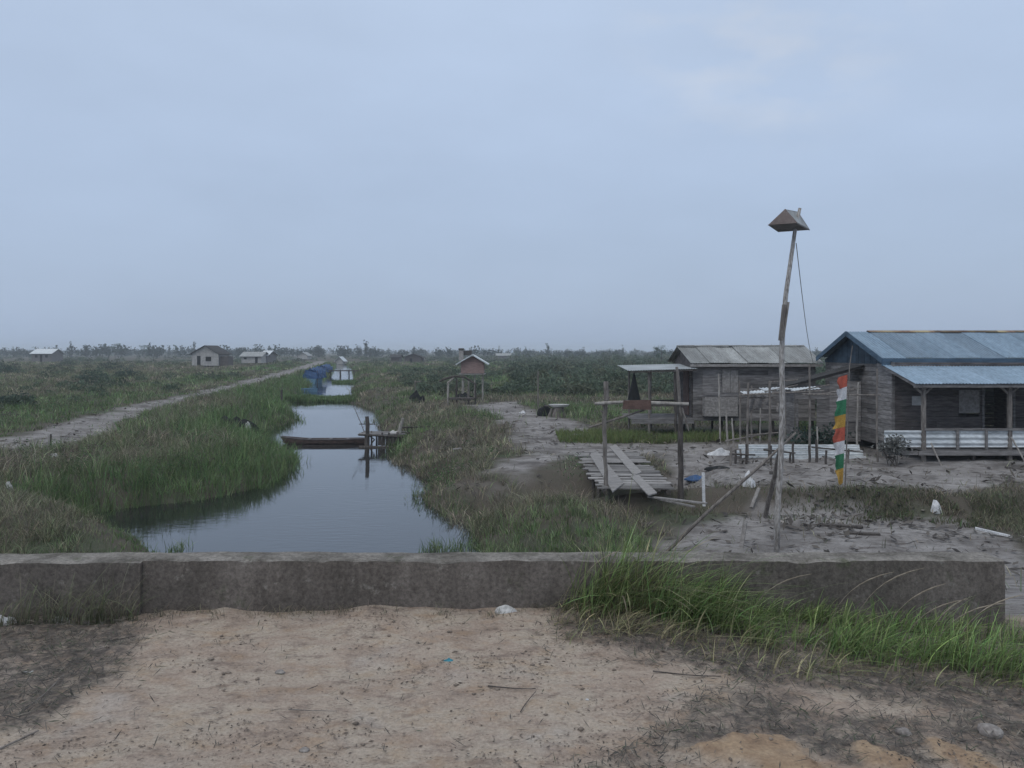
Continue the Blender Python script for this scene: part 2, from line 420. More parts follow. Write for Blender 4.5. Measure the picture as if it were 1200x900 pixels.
class MB:
    def __init__(self):
        self.v = []; self.f = []; self.t = []

    def add(self, vs, fs, tone=1.):
        o = len(self.v)
        self.v += [tuple(p) for p in vs]; self.t += [tone] * len(vs)
        self.f += [[i + o for i in q] for q in fs]
        return self

    def hexa(self, p, tone=1.):   # 8 points: bottom 0-3, top 4-7
        return self.add(p, [(3, 2, 1, 0), (4, 5, 6, 7), (0, 1, 5, 4), (1, 2, 6, 5), (2, 3, 7, 6), (3, 0, 4, 7)], tone)

    def box(self, c, s, rot=None, tone=1.):
        c = Vector(c); hx, hy, hh = s[0] / 2, s[1] / 2, s[2] / 2
        ps = [Vector(q) for q in ((-hx, -hy, -hh), (hx, -hy, -hh), (hx, hy, -hh), (-hx, hy, -hh), (-hx, -hy, hh), (hx, -hy, hh), (hx, hy, hh), (-hx, hy, hh))]
        if rot is not None:
            ps = [rot @ q for q in ps]
        return self.hexa([c + q for q in ps], tone)

    def beam(self, p, q, w, h, tone=1.):
        p = Vector(p); q = Vector(q); d = (q - p); L = d.length; d.normalize()
        s = d.cross(Vector((0, 0, 1)))
        if s.length < .05: s = Vector((1, 0, 0))
        s.normalize(); u = s.cross(d).normalized()
        R = Matrix((s, d, u)).transposed()
        return self.box((p + q) / 2, (w, L, h), R, tone)

    def tube(self, pts, rads, n=7, tone=1.):
        pts = [Vector(p) for p in pts]
        if not hasattr(rads, '__len__'): rads = [rads] * len(pts)
        vs = []; fs = []
        for i, p in enumerate(pts):
            d = (pts[min(i + 1, len(pts) - 1)] - pts[max(i - 1, 0)]).normalized()
            a = d.cross(Vector((.31, .95, .05))); a = a.normalized() if a.length > .05 else Vector((1, 0, 0))
            b = d.cross(a)
            for k in range(n):
                th = 2 * math.pi * k / n
                vs.append(p + (a * math.cos(th) + b * math.sin(th)) * rads[i])
        for i in range(len(pts) - 1):
            for k in range(n):
                k2 = (k + 1) % n
                fs.append((i * n + k, i * n + k2, (i + 1) * n + k2, (i + 1) * n + k))
        fs.append(tuple(range(n - 1, -1, -1))); fs.append(tuple((len(pts) - 1) * n + k for k in range(n)))
        return self.add(vs, fs, tone)

    def stick(self, p, q, r0, r1=None, bend=.03, seg=6, n=7, tone=1.):
        """a crooked natural pole"""
        p = Vector(p); q = Vector(q); r1 = r0 * .75 if r1 is None else r1
        L = (q - p).length; pts = []; rr = []
        ox, oy = random.uniform(-1, 1), random.uniform(-1, 1)
        for i in range(seg + 1):
            t = i / seg
            w = math.sin(math.pi * t) * bend * L * .5
            j = Vector((ox * w + random.uniform(-.5, .5) * r0 * .5, oy * w + random.uniform(-.5, .5) * r0 * .5, 0)) if 0 < i < seg else Vector((0, 0, 0))
            pts.append(p.lerp(q, t) + j); rr.append((r0 + (r1 - r0) * t) * random.uniform(.9, 1.1))
        return self.tube(pts, rr, n, tone)

    def slab(self, a, b, c, d, t=.03, tone=1.):
        a, b, c, d = map(Vector, (a, b, c, d)); n = (b - a).cross(d - a).normalized() * t
        return self.hexa([a - n, b - n, c - n, d - n, a, b, c, d], tone)

    def corr(self, a, b, c, d, period=.09, amp=.011, tone=1., seg=4, th=.006):
        """corrugated sheet: waves counted along a-b, ridges running a-d"""
        a, b, c, d = map(Vector, (a, b, c, d)); L = (b - a).length
        n = (b - a).cross(d - a).normalized(); k = max(6, int(L / period * seg)); vs = []; fs = []
        for i in range(k + 1):
            t = i / k; o = n * (amp * math.sin(2 * math.pi * t * L / period))
            p = a.lerp(b, t) + o; q = d.lerp(c, t) + o
            vs += [p, q, p - n * th, q - n * th]
        for i in range(k):
            o = i * 4; e = o + 4
            fs += [(o, e, e + 1, o + 1), (o + 2, o + 3, e + 3, e + 2), (o, o + 2, e + 2, e), (o + 1, e + 1, e + 3, o + 3)]
        fs += [(0, 1, 3, 2), (k * 4, k * 4 + 2, k * 4 + 3, k * 4 + 1)]
        return self.add(vs, fs, tone)

    def wall(self, A, B, z0, z1, out, bh=.2, t=.025, holes=(), tone=(.8, 1.2), top=None):
        """horizontal boards from A to B (xy), holes = (s0, s1, za, zb) ; top(s) clips the height"""
        A = Vector((A[0], A[1], 0)); B = Vector((B[0], B[1], 0)); L = (B - A).length; d = (B - A) / L; o = Vector((out[0], out[1], 0)).normalized()
        z = z0
        while z < z1 - .02:
            ze = min(z + bh * random.uniform(.9, 1.1), z1)
            spans = [(0., L)]
            for (s0, s1, za, zb) in holes:
                if za < ze - .03 and zb > z + .03:
                    ns = []
                    for (a, b) in spans:
                        if s0 > a: ns.append((a, min(b, s0)))
                        if s1 < b: ns.append((max(a, s1), b))
                    spans = [q for q in ns if q[1] - q[0] > .01]
            for a, b in spans:
                cuts = [a] + sorted(random.uniform(a, b) for _ in range(int((b - a) / 2.6))) + [b]
                for u0, u1 in zip(cuts[:-1], cuts[1:]):
                    if u1 - u0 < .02: continue
                    tn = random.uniform(*tone); k = random.uniform(0, .014); g = .004
                    p0 = A + d * (u0 + .002); p1 = A + d * (u1 - .002)
                    lo = k + .006; dz = random.uniform(-.008, .008)
                    self.hexa([p0 + o * lo + Vector((0, 0, z + g)), p1 + o * lo + Vector((0, 0, z + g + dz)), p1 + o * (lo + t) + Vector((0, 0, z + g + dz)), p0 + o * (lo + t) + Vector((0, 0, z + g)),
                               p0 + o * k + Vector((0, 0, ze - g)), p1 + o * k + Vector((0, 0, ze - g + dz)), p1 + o * (k + t) + Vector((0, 0, ze - g + dz)), p0 + o * (k + t) + Vector((0, 0, ze - g))], tn)
            z = ze
        return self

    def mesh(self, name, mat, origin, smooth=False):
        me = bpy.data.meshes.new(name)
        o = Vector(origin)
        me.from_pydata([tuple(Vector(p) - o) for p in self.v], [], self.f)
        a = me.attributes.new('tone', 'FLOAT', 'POINT'); a.data.foreach_set('value', np.array(self.t, np.float32))
        me.materials.append(mat); me.update()
        import bmesh
        bm = bmesh.new(); bm.from_mesh(me); bmesh.ops.recalc_face_normals(bm, faces=bm.faces); bm.to_mesh(me); bm.free()
        if smooth:
            for p in me.polygons: p.use_smooth = True
        return me

    def part(self, name, mat, parent, label=None, smooth=False):
        r = parent
        while r.parent: r = r.parent
        ob = bpy.data.objects.new(name, self.mesh(name, M[mat], ORI[r.name], smooth)); C.objects.link(ob)
        ob.parent = parent
        if label: ob['label'] = label
        return ob

    def top(self, name, mat, label, cat, loc, group=None, smooth=False):
        ob = bpy.data.objects.new(name, self.mesh(name, M[mat], loc, smooth)); C.objects.link(ob)
        ob.location = loc; ORI[ob.name] = Vector(loc)
        return props(ob, label, cat, group)


# ------------------------------------------------------------------ terrain
def build_ground():
    ys = list(np.arange(-9, 2.4, .5)) + list(np.arange(2.4, 7.2, .05)) + list(np.arange(7.2, 14, .2))
    y = 14.0
    while y < 32: ys.append(y); y += .14
    while y < 2200: ys.append(y); y *= 1.014
    ys = np.array(ys); us = np.concatenate([np.linspace(-1.5, -.75, 50)[:-1], np.linspace(-.75, .75, 380), np.linspace(.75, 1.5, 50)[1:]])
    X = us[None, :] * np.maximum(ys, 5.2)[:, None]; Y = np.repeat(ys[:, None], len(us), 1)
    Z = height(X, Y)
    pm, ym, tm, lm = path_m(X, Y), yard_m(X, Y), track_m(X, Y), litter_m(X, Y)
    sand = np.maximum.reduce([sst(-.4, .5, pm) * (Y > 10), sst(-.5, .6, ym) * (Y > 15), sst(-.3, .4, tm) * (Y > 5.6)])
    road = 1 - sst(5.6, 6.4, Y); lit = sst(-.12, .14, lm) * road
    nr, nc = X.shape
    idx = np.arange(nr * nc).reshape(nr, nc)
    quads = np.stack([idx[:-1, :-1], idx[:-1, 1:], idx[1:, 1:], idx[1:, :-1]], -1).reshape(-1, 4)
    fy = Y[:-1, :-1].ravel()
    fp = pm[:-1, :-1].ravel(); ft = np.maximum(tm[:-1, :-1].ravel(), 0)
    sel = np.where(fy < 5.69, 1, np.where((fp > 0) & (fy > 12), 2, np.where((tm[:-1, :-1].ravel() > 0) & (fy > 5.6), 3, np.where(ym[:-1, :-1].ravel() > 0, 4, 0))))
    V = np.stack([X, Y, Z], -1).reshape(-1, 3)
    clay = orange_m(X, Y)
    lit = lit * (1 - clay)
    for code, nm in ((0, 'ground'), (1, 'road'), (2, 'path'), (3, 'sandy_track'), (4, 'yard')):
        q = quads[sel == code]
        used, inv = np.unique(q, return_inverse=True)
        me = raw_mesh(nm, V[used], inv.ravel(), np.arange(len(q)) * 4, M['earth'], True)
        for a, arr in (('sand', sand), ('road', road), ('litter', lit), ('clay', clay)):
            at = me.attributes.new(a, 'FLOAT', 'POINT'); at.data.foreach_set('value', arr.ravel()[used].astype(np.float32))
        ob = bpy.data.objects.new(nm, me); C.objects.link(ob); ob['kind'] = 'structure'


build_ground()

# water sheet (ends inside the banks)
wy = np.concatenate([np.arange(5.9, 20, 1.), np.geomspace(20, 340, 60)])
wl = np.interp(wy, LY, LX) - 2.5; wr = np.interp(wy, RY, RX) + 2.5
wv = [(a, y, WATER) for a, y in zip(wl, wy)] + [(b, y, WATER) for b, y in zip(wr, wy)]
n_ = len(wy)
me = bpy.data.meshes.new('water'); me.from_pydata(wv, [], [(i, n_ + i, n_ + i + 1, i + 1) for i in range(n_ - 1)]); me.materials.append(M['water'])
wo = bpy.data.objects.new('water', me); C.objects.link(wo); wo['kind'] = 'structure'


# ------------------------------------------------------------------ vegetation generators
def blades(name, X, Y, Z, h, w, ang, bend, col, nseg=2, stiff=.0):
    """thin tapering leaves; bend = how far the tip leans (fraction of h) towards ang"""
    N = len(X); face = rng.uniform(0, 2 * np.pi, N) if stiff == 0 else ang + np.pi / 2 + rng.normal(0, .7, N)
    fx, fy = np.cos(face), np.sin(face); dx, dy = np.cos(ang), np.sin(ang)
    rows = []
    for i in range(nseg + 1):
        t = i / nseg
        up = h * (t - .42 * np.clip(bend, 0, 1.2) * t * t); hor = h * bend * t ** 1.8
        px = X + dx * hor; py = Y + dy * hor; pz = Z + up
        if i < nseg:
            ww = w * .5 * (1 - .55 * t)
            rows.append(np.stack([px - fx * ww, py - fy * ww, pz], -1)); rows.append(np.stack([px + fx * ww, py + fy * ww, pz], -1))
        else:
            rows.append(np.stack([px, py, pz], -1))
    k = len(rows); V = np.stack(rows, 1).reshape(-1, 3)
    tmpl = []; st = []; pos = 0
    for i in range(nseg):
        if i < nseg - 1:
            tmpl += [2 * i, 2 * i + 1, 2 * i + 3, 2 * i + 2]; st.append(pos); pos += 4
        else:
            tmpl += [2 * i, 2 * i + 1, 2 * i + 2]; st.append(pos); pos += 3
    loops = (np.arange(N)[:, None] * k + np.array(tmpl)[None]).ravel()
    starts = (np.arange(N)[:, None] * pos + np.array(st)[None]).ravel()
    me = raw_mesh(name, V, loops, starts, M['leaf'])
    set_col(me, np.repeat(col, k, 0))
    return me


def stuff(name, me):
    o = bpy.data.objects.new(name, me); C.objects.link(o); o['kind'] = 'stuff'; return o


def leaf_quads(c, size, col, flat=.0, aspect=.5):
    """rhombic leaf clumps at points c"""
    N = len(c)
    a = rng.normal(size=(N, 3)); a[:, 2] *= (1 - flat); a /= np.linalg.norm(a, axis=1)[:, None]
    b = rng.normal(size=(N, 3)); b -= a * (a * b).sum(1)[:, None]; b /= np.linalg.norm(b, axis=1)[:, None]
    s = np.asarray(size).reshape(-1, 1) * np.ones((N, 1))
    V = np.stack([c - a * s, c - b * s * aspect, c + a * s, c + b * s * aspect], 1).reshape(-1, 3)
    return V, np.repeat(col, 4, 0)


def quads_mesh(name, V, col):
    me = raw_mesh(name, V, np.arange(len(V)), np.arange(len(V) // 4) * 4, M['leaf'])
    set_col(me, col); return me


GREEN = np.array([.084, .158, .070]); GREEN2 = np.array([.128, .182, .070]); DRY = np.array([.27, .225, .17]); BROWN = np.array([.155, .132, .118]); DARKG = np.array([.064, .098, .080])


def veg_col(X, Y, dryness, var=.25):
    """dryness 0 green .. 1 dry"""
    N = len(X)
    t = np.clip(dryness + rng.normal(0, .16, N), 0, 1)[:, None]
    g = GREEN + (GREEN2 - GREEN) * rng.uniform(0, 1, (N, 1))
    d = BROWN + (DRY - BROWN) * rng.uniform(0, 1, (N, 1)) ** 1.6
    return (g * (1 - t) + d * t) * rng.uniform(1 - var, 1 + var, (N, 1)) * 1.1


FOOT = [(12.2, 22.5, 24.4, 32.3), (7.2, 12.4, 31.8, 36.4), (4.6, 7.3, 31.8, 35), (9.9, 12.4, 28.3, 31.3), (1.95, 4.15, 19.2, 26.3)]


def free_of_buildings(X, Y, m=.0):
    k = np.ones(len(X), bool)
    for x0, x1, y0, y1 in FOOT:
        k &= ~((X > x0 - m) & (X < x1 + m) & (Y > y0 - m) & (Y < y1 + m))
    return k


# --- grass over the banks and fields
def sample(N, Y0, Y1, um=.86):
    u = rng.uniform(-um, um, N); Y = np.exp(rng.uniform(np.log(Y0), np.log(Y1), N))
    return u * Y, Y


def bank_grass():
    TU = 46000; BL = 13
    X, Y = sample(TU, 9.5, 260)
    tuft = np.repeat(np.arange(TU), BL)
    ta = rng.uniform(0, 2 * np.pi, TU * BL); tr = np.abs(rng.normal(0, 1, TU * BL)) * np.clip(.004 * Y[tuft] + .05, .08, .5)
    X = X[tuft] + np.cos(ta) * tr; Y = Y[tuft] + np.sin(ta) * tr
    th = rng.uniform(.45, 1.4, TU)[tuft]; tc_ = rng.normal(0, .2, TU)[tuft]; tb = np.exp(rng.normal(.08, .34, TU))[tuft]
    d = canal_d(X, Y); pm = path_m(X, Y); ym = yard_m(X, Y); tm = track_m(X, Y)
    rightside = X > np.interp(Y, RY, RX) - .5
    keep = (d > -.35) & free_of_buildings(X, Y)
    keep &= ~((pm > -.1) & (rng.uniform(size=len(X)) > .03))
    keep &= ~((ym > -.2) & (Y > 15) & (rng.uniform(size=len(X)) > .02))
    keep &= ~((tm > -.15) & (rng.uniform(size=len(X)) > .012))
    dens = .35 + .9 * fbm(X, Y, 1.4, 3, 71)
    # the eroded bank and worn slope beside the plank deck
    bankz = (X > 3.0) & (X < 9.5) & (Y > 17) & (Y < 21)
    dens = np.where(bankz, dens * .14, dens)
    worn = (X > .3 + .6 * (fbm(X, Y, .7, 2, 77) - .5)) & (X < 2.3) & (Y > 19.2) & (Y < 26)
    dens = np.where(worn, dens * .10, dens)
    keep &= rng.uniform(size=len(X)) < dens
    X, Y, d, pm, rightside = X[keep], Y[keep], d[keep], pm[keep], rightside[keep]
    th, tc_, tb, ta = th[keep], tc_[keep], tb[keep], ta[keep]
    Z = height(X, Y); Z = np.maximum(Z, WATER - .1)
    n = fbm(X, Y, 3.2, 3, 81)
    dry = sst(.47, .66, fbm(X, Y, 7, 3, 91)) * .75 + .12
    dry = np.where(~rightside & (d < 6) & (Y > 18), dry * sst(1.5, 5.5, d) * .9 + .04 + .30 * sst(.5, .7, fbm(X, Y, 2.2, 3, 95)) * sst(1.5, 3.5, d) + .22 * sst(3.5, 6, d), dry)
    dry = np.where(~rightside & (X < -9.5) & (Y > 20) & (Y < 31) & (d > 2), np.maximum(dry, .35 + .5 * fbm(X, Y, 2.5, 3, 97)), dry)
    dry = np.where(~rightside & (Y < 20), .55 + .25 * n, dry)                    # dead grass beside the parapet
    dry = np.where(~rightside & (d < .9) & (Y < 18) , .15, dry)
    dry = np.where(~rightside & (Y > 30) & (pm > -9) & (X < -18), dry * .6 + .1, dry)
    dry = np.where(~rightside & (Y > 48) & (pm < -9), .35 + .55 * fbm(X, Y, 16, 2, 92), dry)
    dry = np.where(rightside, dry * .8 + .12, dry)
    h = .16 + .55 * n * rng.uniform(.6, 1.25, len(X))
    h *= np.where(~rightside & (d < 7), 1.15 + .35 * sst(16, 26, Y), 1.0)
    h *= np.where(rightside & (Y < 32), .72, 1.0)
    h *= np.where(X > 4, .75, 1.)
    h *= np.where(~rightside & (Y < 20.3), .28 + .72 * sst(.3, 3.2, d), 1.)
    h *= .45 + .55 * sst(0, 1.6, -np.maximum(pm, -2))
    h *= 1 + .35 * sst(60, 160, Y)
    w = np.maximum(.012, Y * .00075) * rng.uniform(.7, 1.4, len(X))
    h *= th
    ang = ta + rng.normal(0, .5, len(X)); bend = rng.uniform(.1, .9, len(X)) + .5 * (dry > .5) * rng.uniform(0, 1, len(X))
    col = veg_col(X, Y, dry + tc_) * tb[:, None]
    near = Y < 45
    stuff('bank_grass', blades('bank_grass', X[near], Y[near], Z[near], h[near], w[near], ang[near], bend[near], col[near], 2))
    far = ~near
    stuff('field_grass', blades('field_grass', X[far], Y[far], Z[far], h[far], w[far], ang[far], bend[far], col[far], 2))


bank_grass()


# --- tall reeds along the water edge and the two floating mats that cross the canal
def reeds():
    X, Y = sample(400000, 12, 200, .6)
    d = canal_d(X, Y)
    left = X < np.interp(Y, LY, LX) + 1.5
    k = (d > -.75) & (d < np.where(left, 2.6, .8)) & (rng.uniform(size=len(X)) < .9 * np.exp(-np.abs(d) * .4) * (.25 + fbm(X, Y, .9, 2, 101)))
    k &= ~((d < -.25) & (fbm(X, Y, .5, 2, 103) < .56))
    k &= ~((~left) & (rng.uniform(size=len(X)) > .35)) & ~((Y < 20.3) & left & (rng.uniform(size=len(X)) > .12))
    X, Y, d, left = X[k], Y[k], d[k], left[k]
    Z = np.maximum(height(X, Y), WATER - .08)
    h = np.where(left, .80, .40) * rng.uniform(.55, 1.2, len(X)) * np.where(d < -.2, .6, 1) * np.where(Y < 20.3, .35, 1)
    col = veg_col(X, Y, np.full(len(X), .06))
    data = [(X, Y, Z, h, np.maximum(.012, Y * .0006) * rng.uniform(.7, 1.3, len(X)), col)]
    for y0, y1, a, b, hh, N in ((66.5, 70.5, 318, 424, .55, 9000), (104, 112, 389, 418, .45, 2500)):
        yy = rng.uniform(y0, y1, N); xx = (rng.uniform(a, b, N) - CX) / F * yy
        k = (vn(xx * .8, yy * .5, 107) > .18)
        xx, yy = xx[k], yy[k]
        data.append((xx, yy, np.full(len(xx), WATER - .02), hh * rng.uniform(.4, 1.2, len(xx)) * (.6 + .6 * vn(xx * .5, yy * .3, 5)), np.full(len(xx), .07), veg_col(xx, yy, np.full(len(xx), .05))))
    # sparse reeds standing in the water beside the parapet
    N = 90
    for px, py, s in ((525, 642, 14), (545, 640, 10), (505, 645, 6), (208, 648, 6)):
        xx = (rng.normal(px, s, N) - CX) / F * 16.8; yy = np.full(N, 16.8) + rng.normal(0, .35, N)
        data.append((xx, yy, np.full(N, WATER - .05), rng.uniform(.15, .42, N), np.full(N, .016), veg_col(xx, yy, np.full(N, .15))))
    X, Y, Z, h, w = (np.concatenate([q[i] for q in data]) for i in range(5)); col = np.concatenate([q[5] for q in data])
    N = len(X); col = col * np.exp(.7 * (vn(X * 3.3, Y * 3.3, 211) - .5) + rng.normal(0, .2, N))[:, None]
    stuff('reeds', blades('reeds', X, Y, Z, h, w, rng.uniform(0, 6.28, N), rng.uniform(.1, .7, N), col, 3))


reeds()


# --- scrub over the wide flat fields
def scrub():
    V = []; Cc = []
    u = rng.uniform(-.86, .86, 15000); Y = np.exp(rng.uniform(np.log(45), np.log(900), 15000)); X = u * Y
    d = canal_d(X, Y); pm = path_m(X, Y); ym = yard_m(X, Y)
    right = X > 0
    dens = np.where(right | (X > np.interp(Y, RY, RX)), .25 + .75 * fbm(X, Y, 22, 2, 120), (.05 + .4 * sst(.52, .7, fbm(X, Y, 25, 3, 121))) * np.where(Y > 170, 1.6, 1))
    k = (d > 5) & (pm < -2.5) & (ym < -2) & free_of_buildings(X, Y, 2.5) & (rng.uniform(size=len(X)) < dens)
    k &= ~((X > 0) & (X < .25 * Y) & (Y < 62)) & ~((X > 2) & (Y < 58) & (X < 14))
    # keep the far houses and their forecourts clear
    for hx, hy, r in ((-68, 178, 14), (-66, 200, 14), (-157, 266, 16), (-30, 235, 10), (-3.0, 57, 7), (-28, 250, 12)):
        k &= ~((np.abs(X - hx * Y / hy) < r * .6) & (Y < hy + 4) & (Y > hy * .62))
    X, Y = X[k], Y[k]
    r = rng.uniform(.5, 1.3, len(X)) * (1 + .8 * sst(80, 400, Y)) * np.where(X > 0, 1.15, .85)
    hgt = r * rng.uniform(.6, 1.5, len(X)) * np.where(X > 0, 1.0, .8)
    for x, y, rr, hh in zip(X, Y, r, hgt):
        n = int(np.clip(11000 / y, 22, 150))
        p = rng.normal(size=(n, 3)); p /= np.linalg.norm(p, axis=1)[:, None]; p *= rng.uniform(.45, 1., (n, 1)) ** .5
        p[:, 2] = np.abs(p[:, 2])
        c = p * np.array([rr, rr, hh]) + np.array([x, y, LAND - .1])
        tone = rng.uniform(.65, 1.25); base = (DARKG * .45 + GREEN * .30 + BROWN * .25) * 1.08 if rng.uniform() < .72 else (BROWN * .55 + GREEN * .4)
        v, cc = leaf_quads(c, rr * .15 * (1 + 30. / n), base * tone * rng.uniform(.65, 1.35, (n, 1)), .0, .34)
        V.append(v); Cc.append(cc)
    stuff('scrub', quads_mesh('scrub', np.concatenate(V), np.concatenate(Cc)))


scrub()


def far_wood():
    V = []; Cc = []
    N = 2300
    u = rng.uniform(-.86, .86, N); Y = np.exp(rng.uniform(np.log(430), np.log(1500), N)); X = u * Y
    h = rng.uniform(2.6, 5.6, N) * np.where(u < -.16, 1.18, np.where(u > .02, .92, 1.0)) * (.8 + .5 * fbm(X, Y, 60, 2, 131))
    tall = rng.uniform(size=N) < .07; h = np.where(tall, h * 1.45, h)
    for x, y, hh, tl in zip(X, Y, h, tall):
        n = int(np.clip(34000 / y, 22, 75))
        p = rng.normal(size=(n, 3)) * .42
        wdt = hh * (.15 if tl else .55) * rng.uniform(.7, 1.4)
        c = p * np.array([wdt, wdt, hh * .5]) + np.array([x, y, LAND + hh * .55]); c[:, 2] = np.clip(c[:, 2], LAND, LAND + hh)
        v, cc = leaf_quads(c, hh * (.075 if tl else .11) * rng.uniform(.7, 1.3, (n, 1)), DARKG * .62 * rng.uniform(.7, 1.2, (n, 1)), .1, .6)
        V.append(v); Cc.append(cc)
        # trunk as a slim upright blade pair
        s = hh * .02
        for ax in ((1, 0), (0, 1)):
            V.append(np.array([[x - s * ax[0], y - s * ax[1], LAND - .2], [x + s * ax[0], y + s * ax[1], LAND - .2], [x + s * .4 * ax[0], y + s * .4 * ax[1], LAND + hh * .9], [x - s * .4 * ax[0], y - s * .4 * ax[1], LAND + hh * .9]]))
            Cc.append(np.tile(np.array([[.05, .045, .04]]), (4, 1)))
    stuff('far_wood', quads_mesh('far_wood', np.concatenate(V), np.concatenate(Cc)))


far_wood()


# --- individual trees and bushes
def tree(px, top_py, Y, label, wide=.3, kind='round', group='trees rising along the far tree line'):
    x = (px - CX) / F * Y; ztop = H - (top_py - HZ) / F * Y; hh = ztop - LAND
    t = thing('tree', label, 'tree', (x, Y, LAND), group)
    m = MB(); lean = rng.normal(0, .03, 2) * hh
    m.tube([(x, Y, LAND - .2), (x + lean[0] * .4, Y, LAND + hh * .4), (x + lean[0], Y + lean[1], LAND + hh * .88)], [hh * .022, hh * .016, hh * .006], 6)
    tips = []
    for k in range(7):
        f = random.uniform(.4, .85); a = random.uniform(0, 6.28); r = hh * wide * random.uniform(.5, 1.)
        p0 = Vector((x + lean[0] * f, Y, LAND + hh * f)); p1 = p0 + Vector((math.cos(a) * r, math.sin(a) * r, hh * random.uniform(.04, .16)))
        m.tube([p0, p0.lerp(p1, .5) + Vector((0, 0, hh * .02)), p1], [hh * .009, hh * .006, hh * .003], 5); tips.append(p1)
    tips.append(Vector((x + lean[0], Y, LAND + hh * .9)))
    m.part('trunk', 'pole_dark', t)
    cs = []; cols = []
    for p in tips:
        n = 110; r = hh * wide * (.5 if kind == 'round' else .3) * random.uniform(.7, 1.25)
        q = rng.normal(size=(n, 3)) * .5 * np.array([r, r, r * (.62 if kind == 'round' else 1.1)]) + np.array(p)
        q[:, 2] = np.minimum(q[:, 2], ztop)
        cs.append(q); cols.append((DARKG * .75 + GREEN * .25) * random.uniform(.75, 1.3) * rng.uniform(.7, 1.25, (n, 1)))
    v, cc = leaf_quads(np.concatenate(cs), hh * .020, np.concatenate(cols), .1, .5)
    me = quads_mesh('crown', v - np.array([x, Y, LAND]), cc)
    o = bpy.data.objects.new('crown', me); C.objects.link(o); o.parent = t
    return t


tree(135, 402.5, 430, 'round crowned dark skyline tree, left one of the pair beyond the left field', .30)
tree(169, 404, 440, 'lower broad dark skyline tree, right one of the pair beyond the left field', .36)
tree(66, 403.5, 520, 'slim pale tree on the skyline just right of the far white roofed hut', .16, 'slim')
tree(205, 404, 470, 'slim tree on the skyline just left of the dark roofed white house', .16, 'slim')
tree(775, 404.5, 170, 'dark tree rising behind the left end of the grey roofed house', .30)
tree(721, 411, 300, 'pointed slim tree on the skyline left of the grey roofed house', .14, 'slim')
tree(707, 412.5, 280, 'short pointed skyline tree beside the taller slim one left of the grey roofed house', .2, 'slim')
tree(615, 410, 420, 'slim tree on the skyline to the right of the pink stilt hut', .15, 'slim')
tree(907, 404.0, 95, 'dark round tree top peeping over the ridge of the grey roofed house', .28)


def bush(px, py, Y, w, h, label, dark=1.):
    g = P(px, py, Y); g.z = hz(g.x, Y)
    n = 900
    p = rng.normal(size=(n, 3)); p /= np.linalg.norm(p, axis=1)[:, None]; p *= rng.uniform(.3, 1., (n, 1)) ** .5; p[:, 2] = np.abs(p[:, 2])
    lump = 1 + .35 * (vn(p[:, 0] * 3 + px, p[:, 1] * 3 + p[:, 2] * 2, 7) - .5) * 2
    c = p * lump[:, None] * np.array([w, w * .8, h])
    v, cc = leaf_quads(c, .085 * w ** .5, (DARKG * .95) * dark * rng.uniform(.6, 1.4, (n, 1)), .0, .35)
    t = thing('bush', label, 'bush', g, 'dark bushes in the left field')
    o = bpy.data.objects.new('foliage', quads_mesh('foliage', v, cc)); C.objects.link(o); o.parent = t
    m = MB()
    for k in range(5):
        a = random.uniform(0, 6.28)
        m.stick(g + Vector((0, 0, -.1)), g + Vector((math.cos(a) * w * .6, math.sin(a) * w * .5, h * .7)), .025, .008)
    m.part('stem', 'pole_dark', t)


bush(110, 449, 80, 1.9, 1.5, 'large dark bush in the left field, above the middle of the sandy path')
bush(147, 441, 105, 1.7, 1.3, 'smaller dark bush in the left field, just right of the largest one')
bush(130, 434, 140, 2.6, 1.9, 'distant dark bush behind the two nearer ones in the left field')
bush(6, 436, 125, 2.6, 2.0, 'dark bush at the left edge of the field, left of the far white roofed hut')
bush(12, 470, 50, 1.5, .8, 'low dark bush at the left edge, above the start of the sandy path', .9)
bush(80, 429, 185, 2.6, 1.8, 'small distant dark bush below and right of the far hut with the white roof')


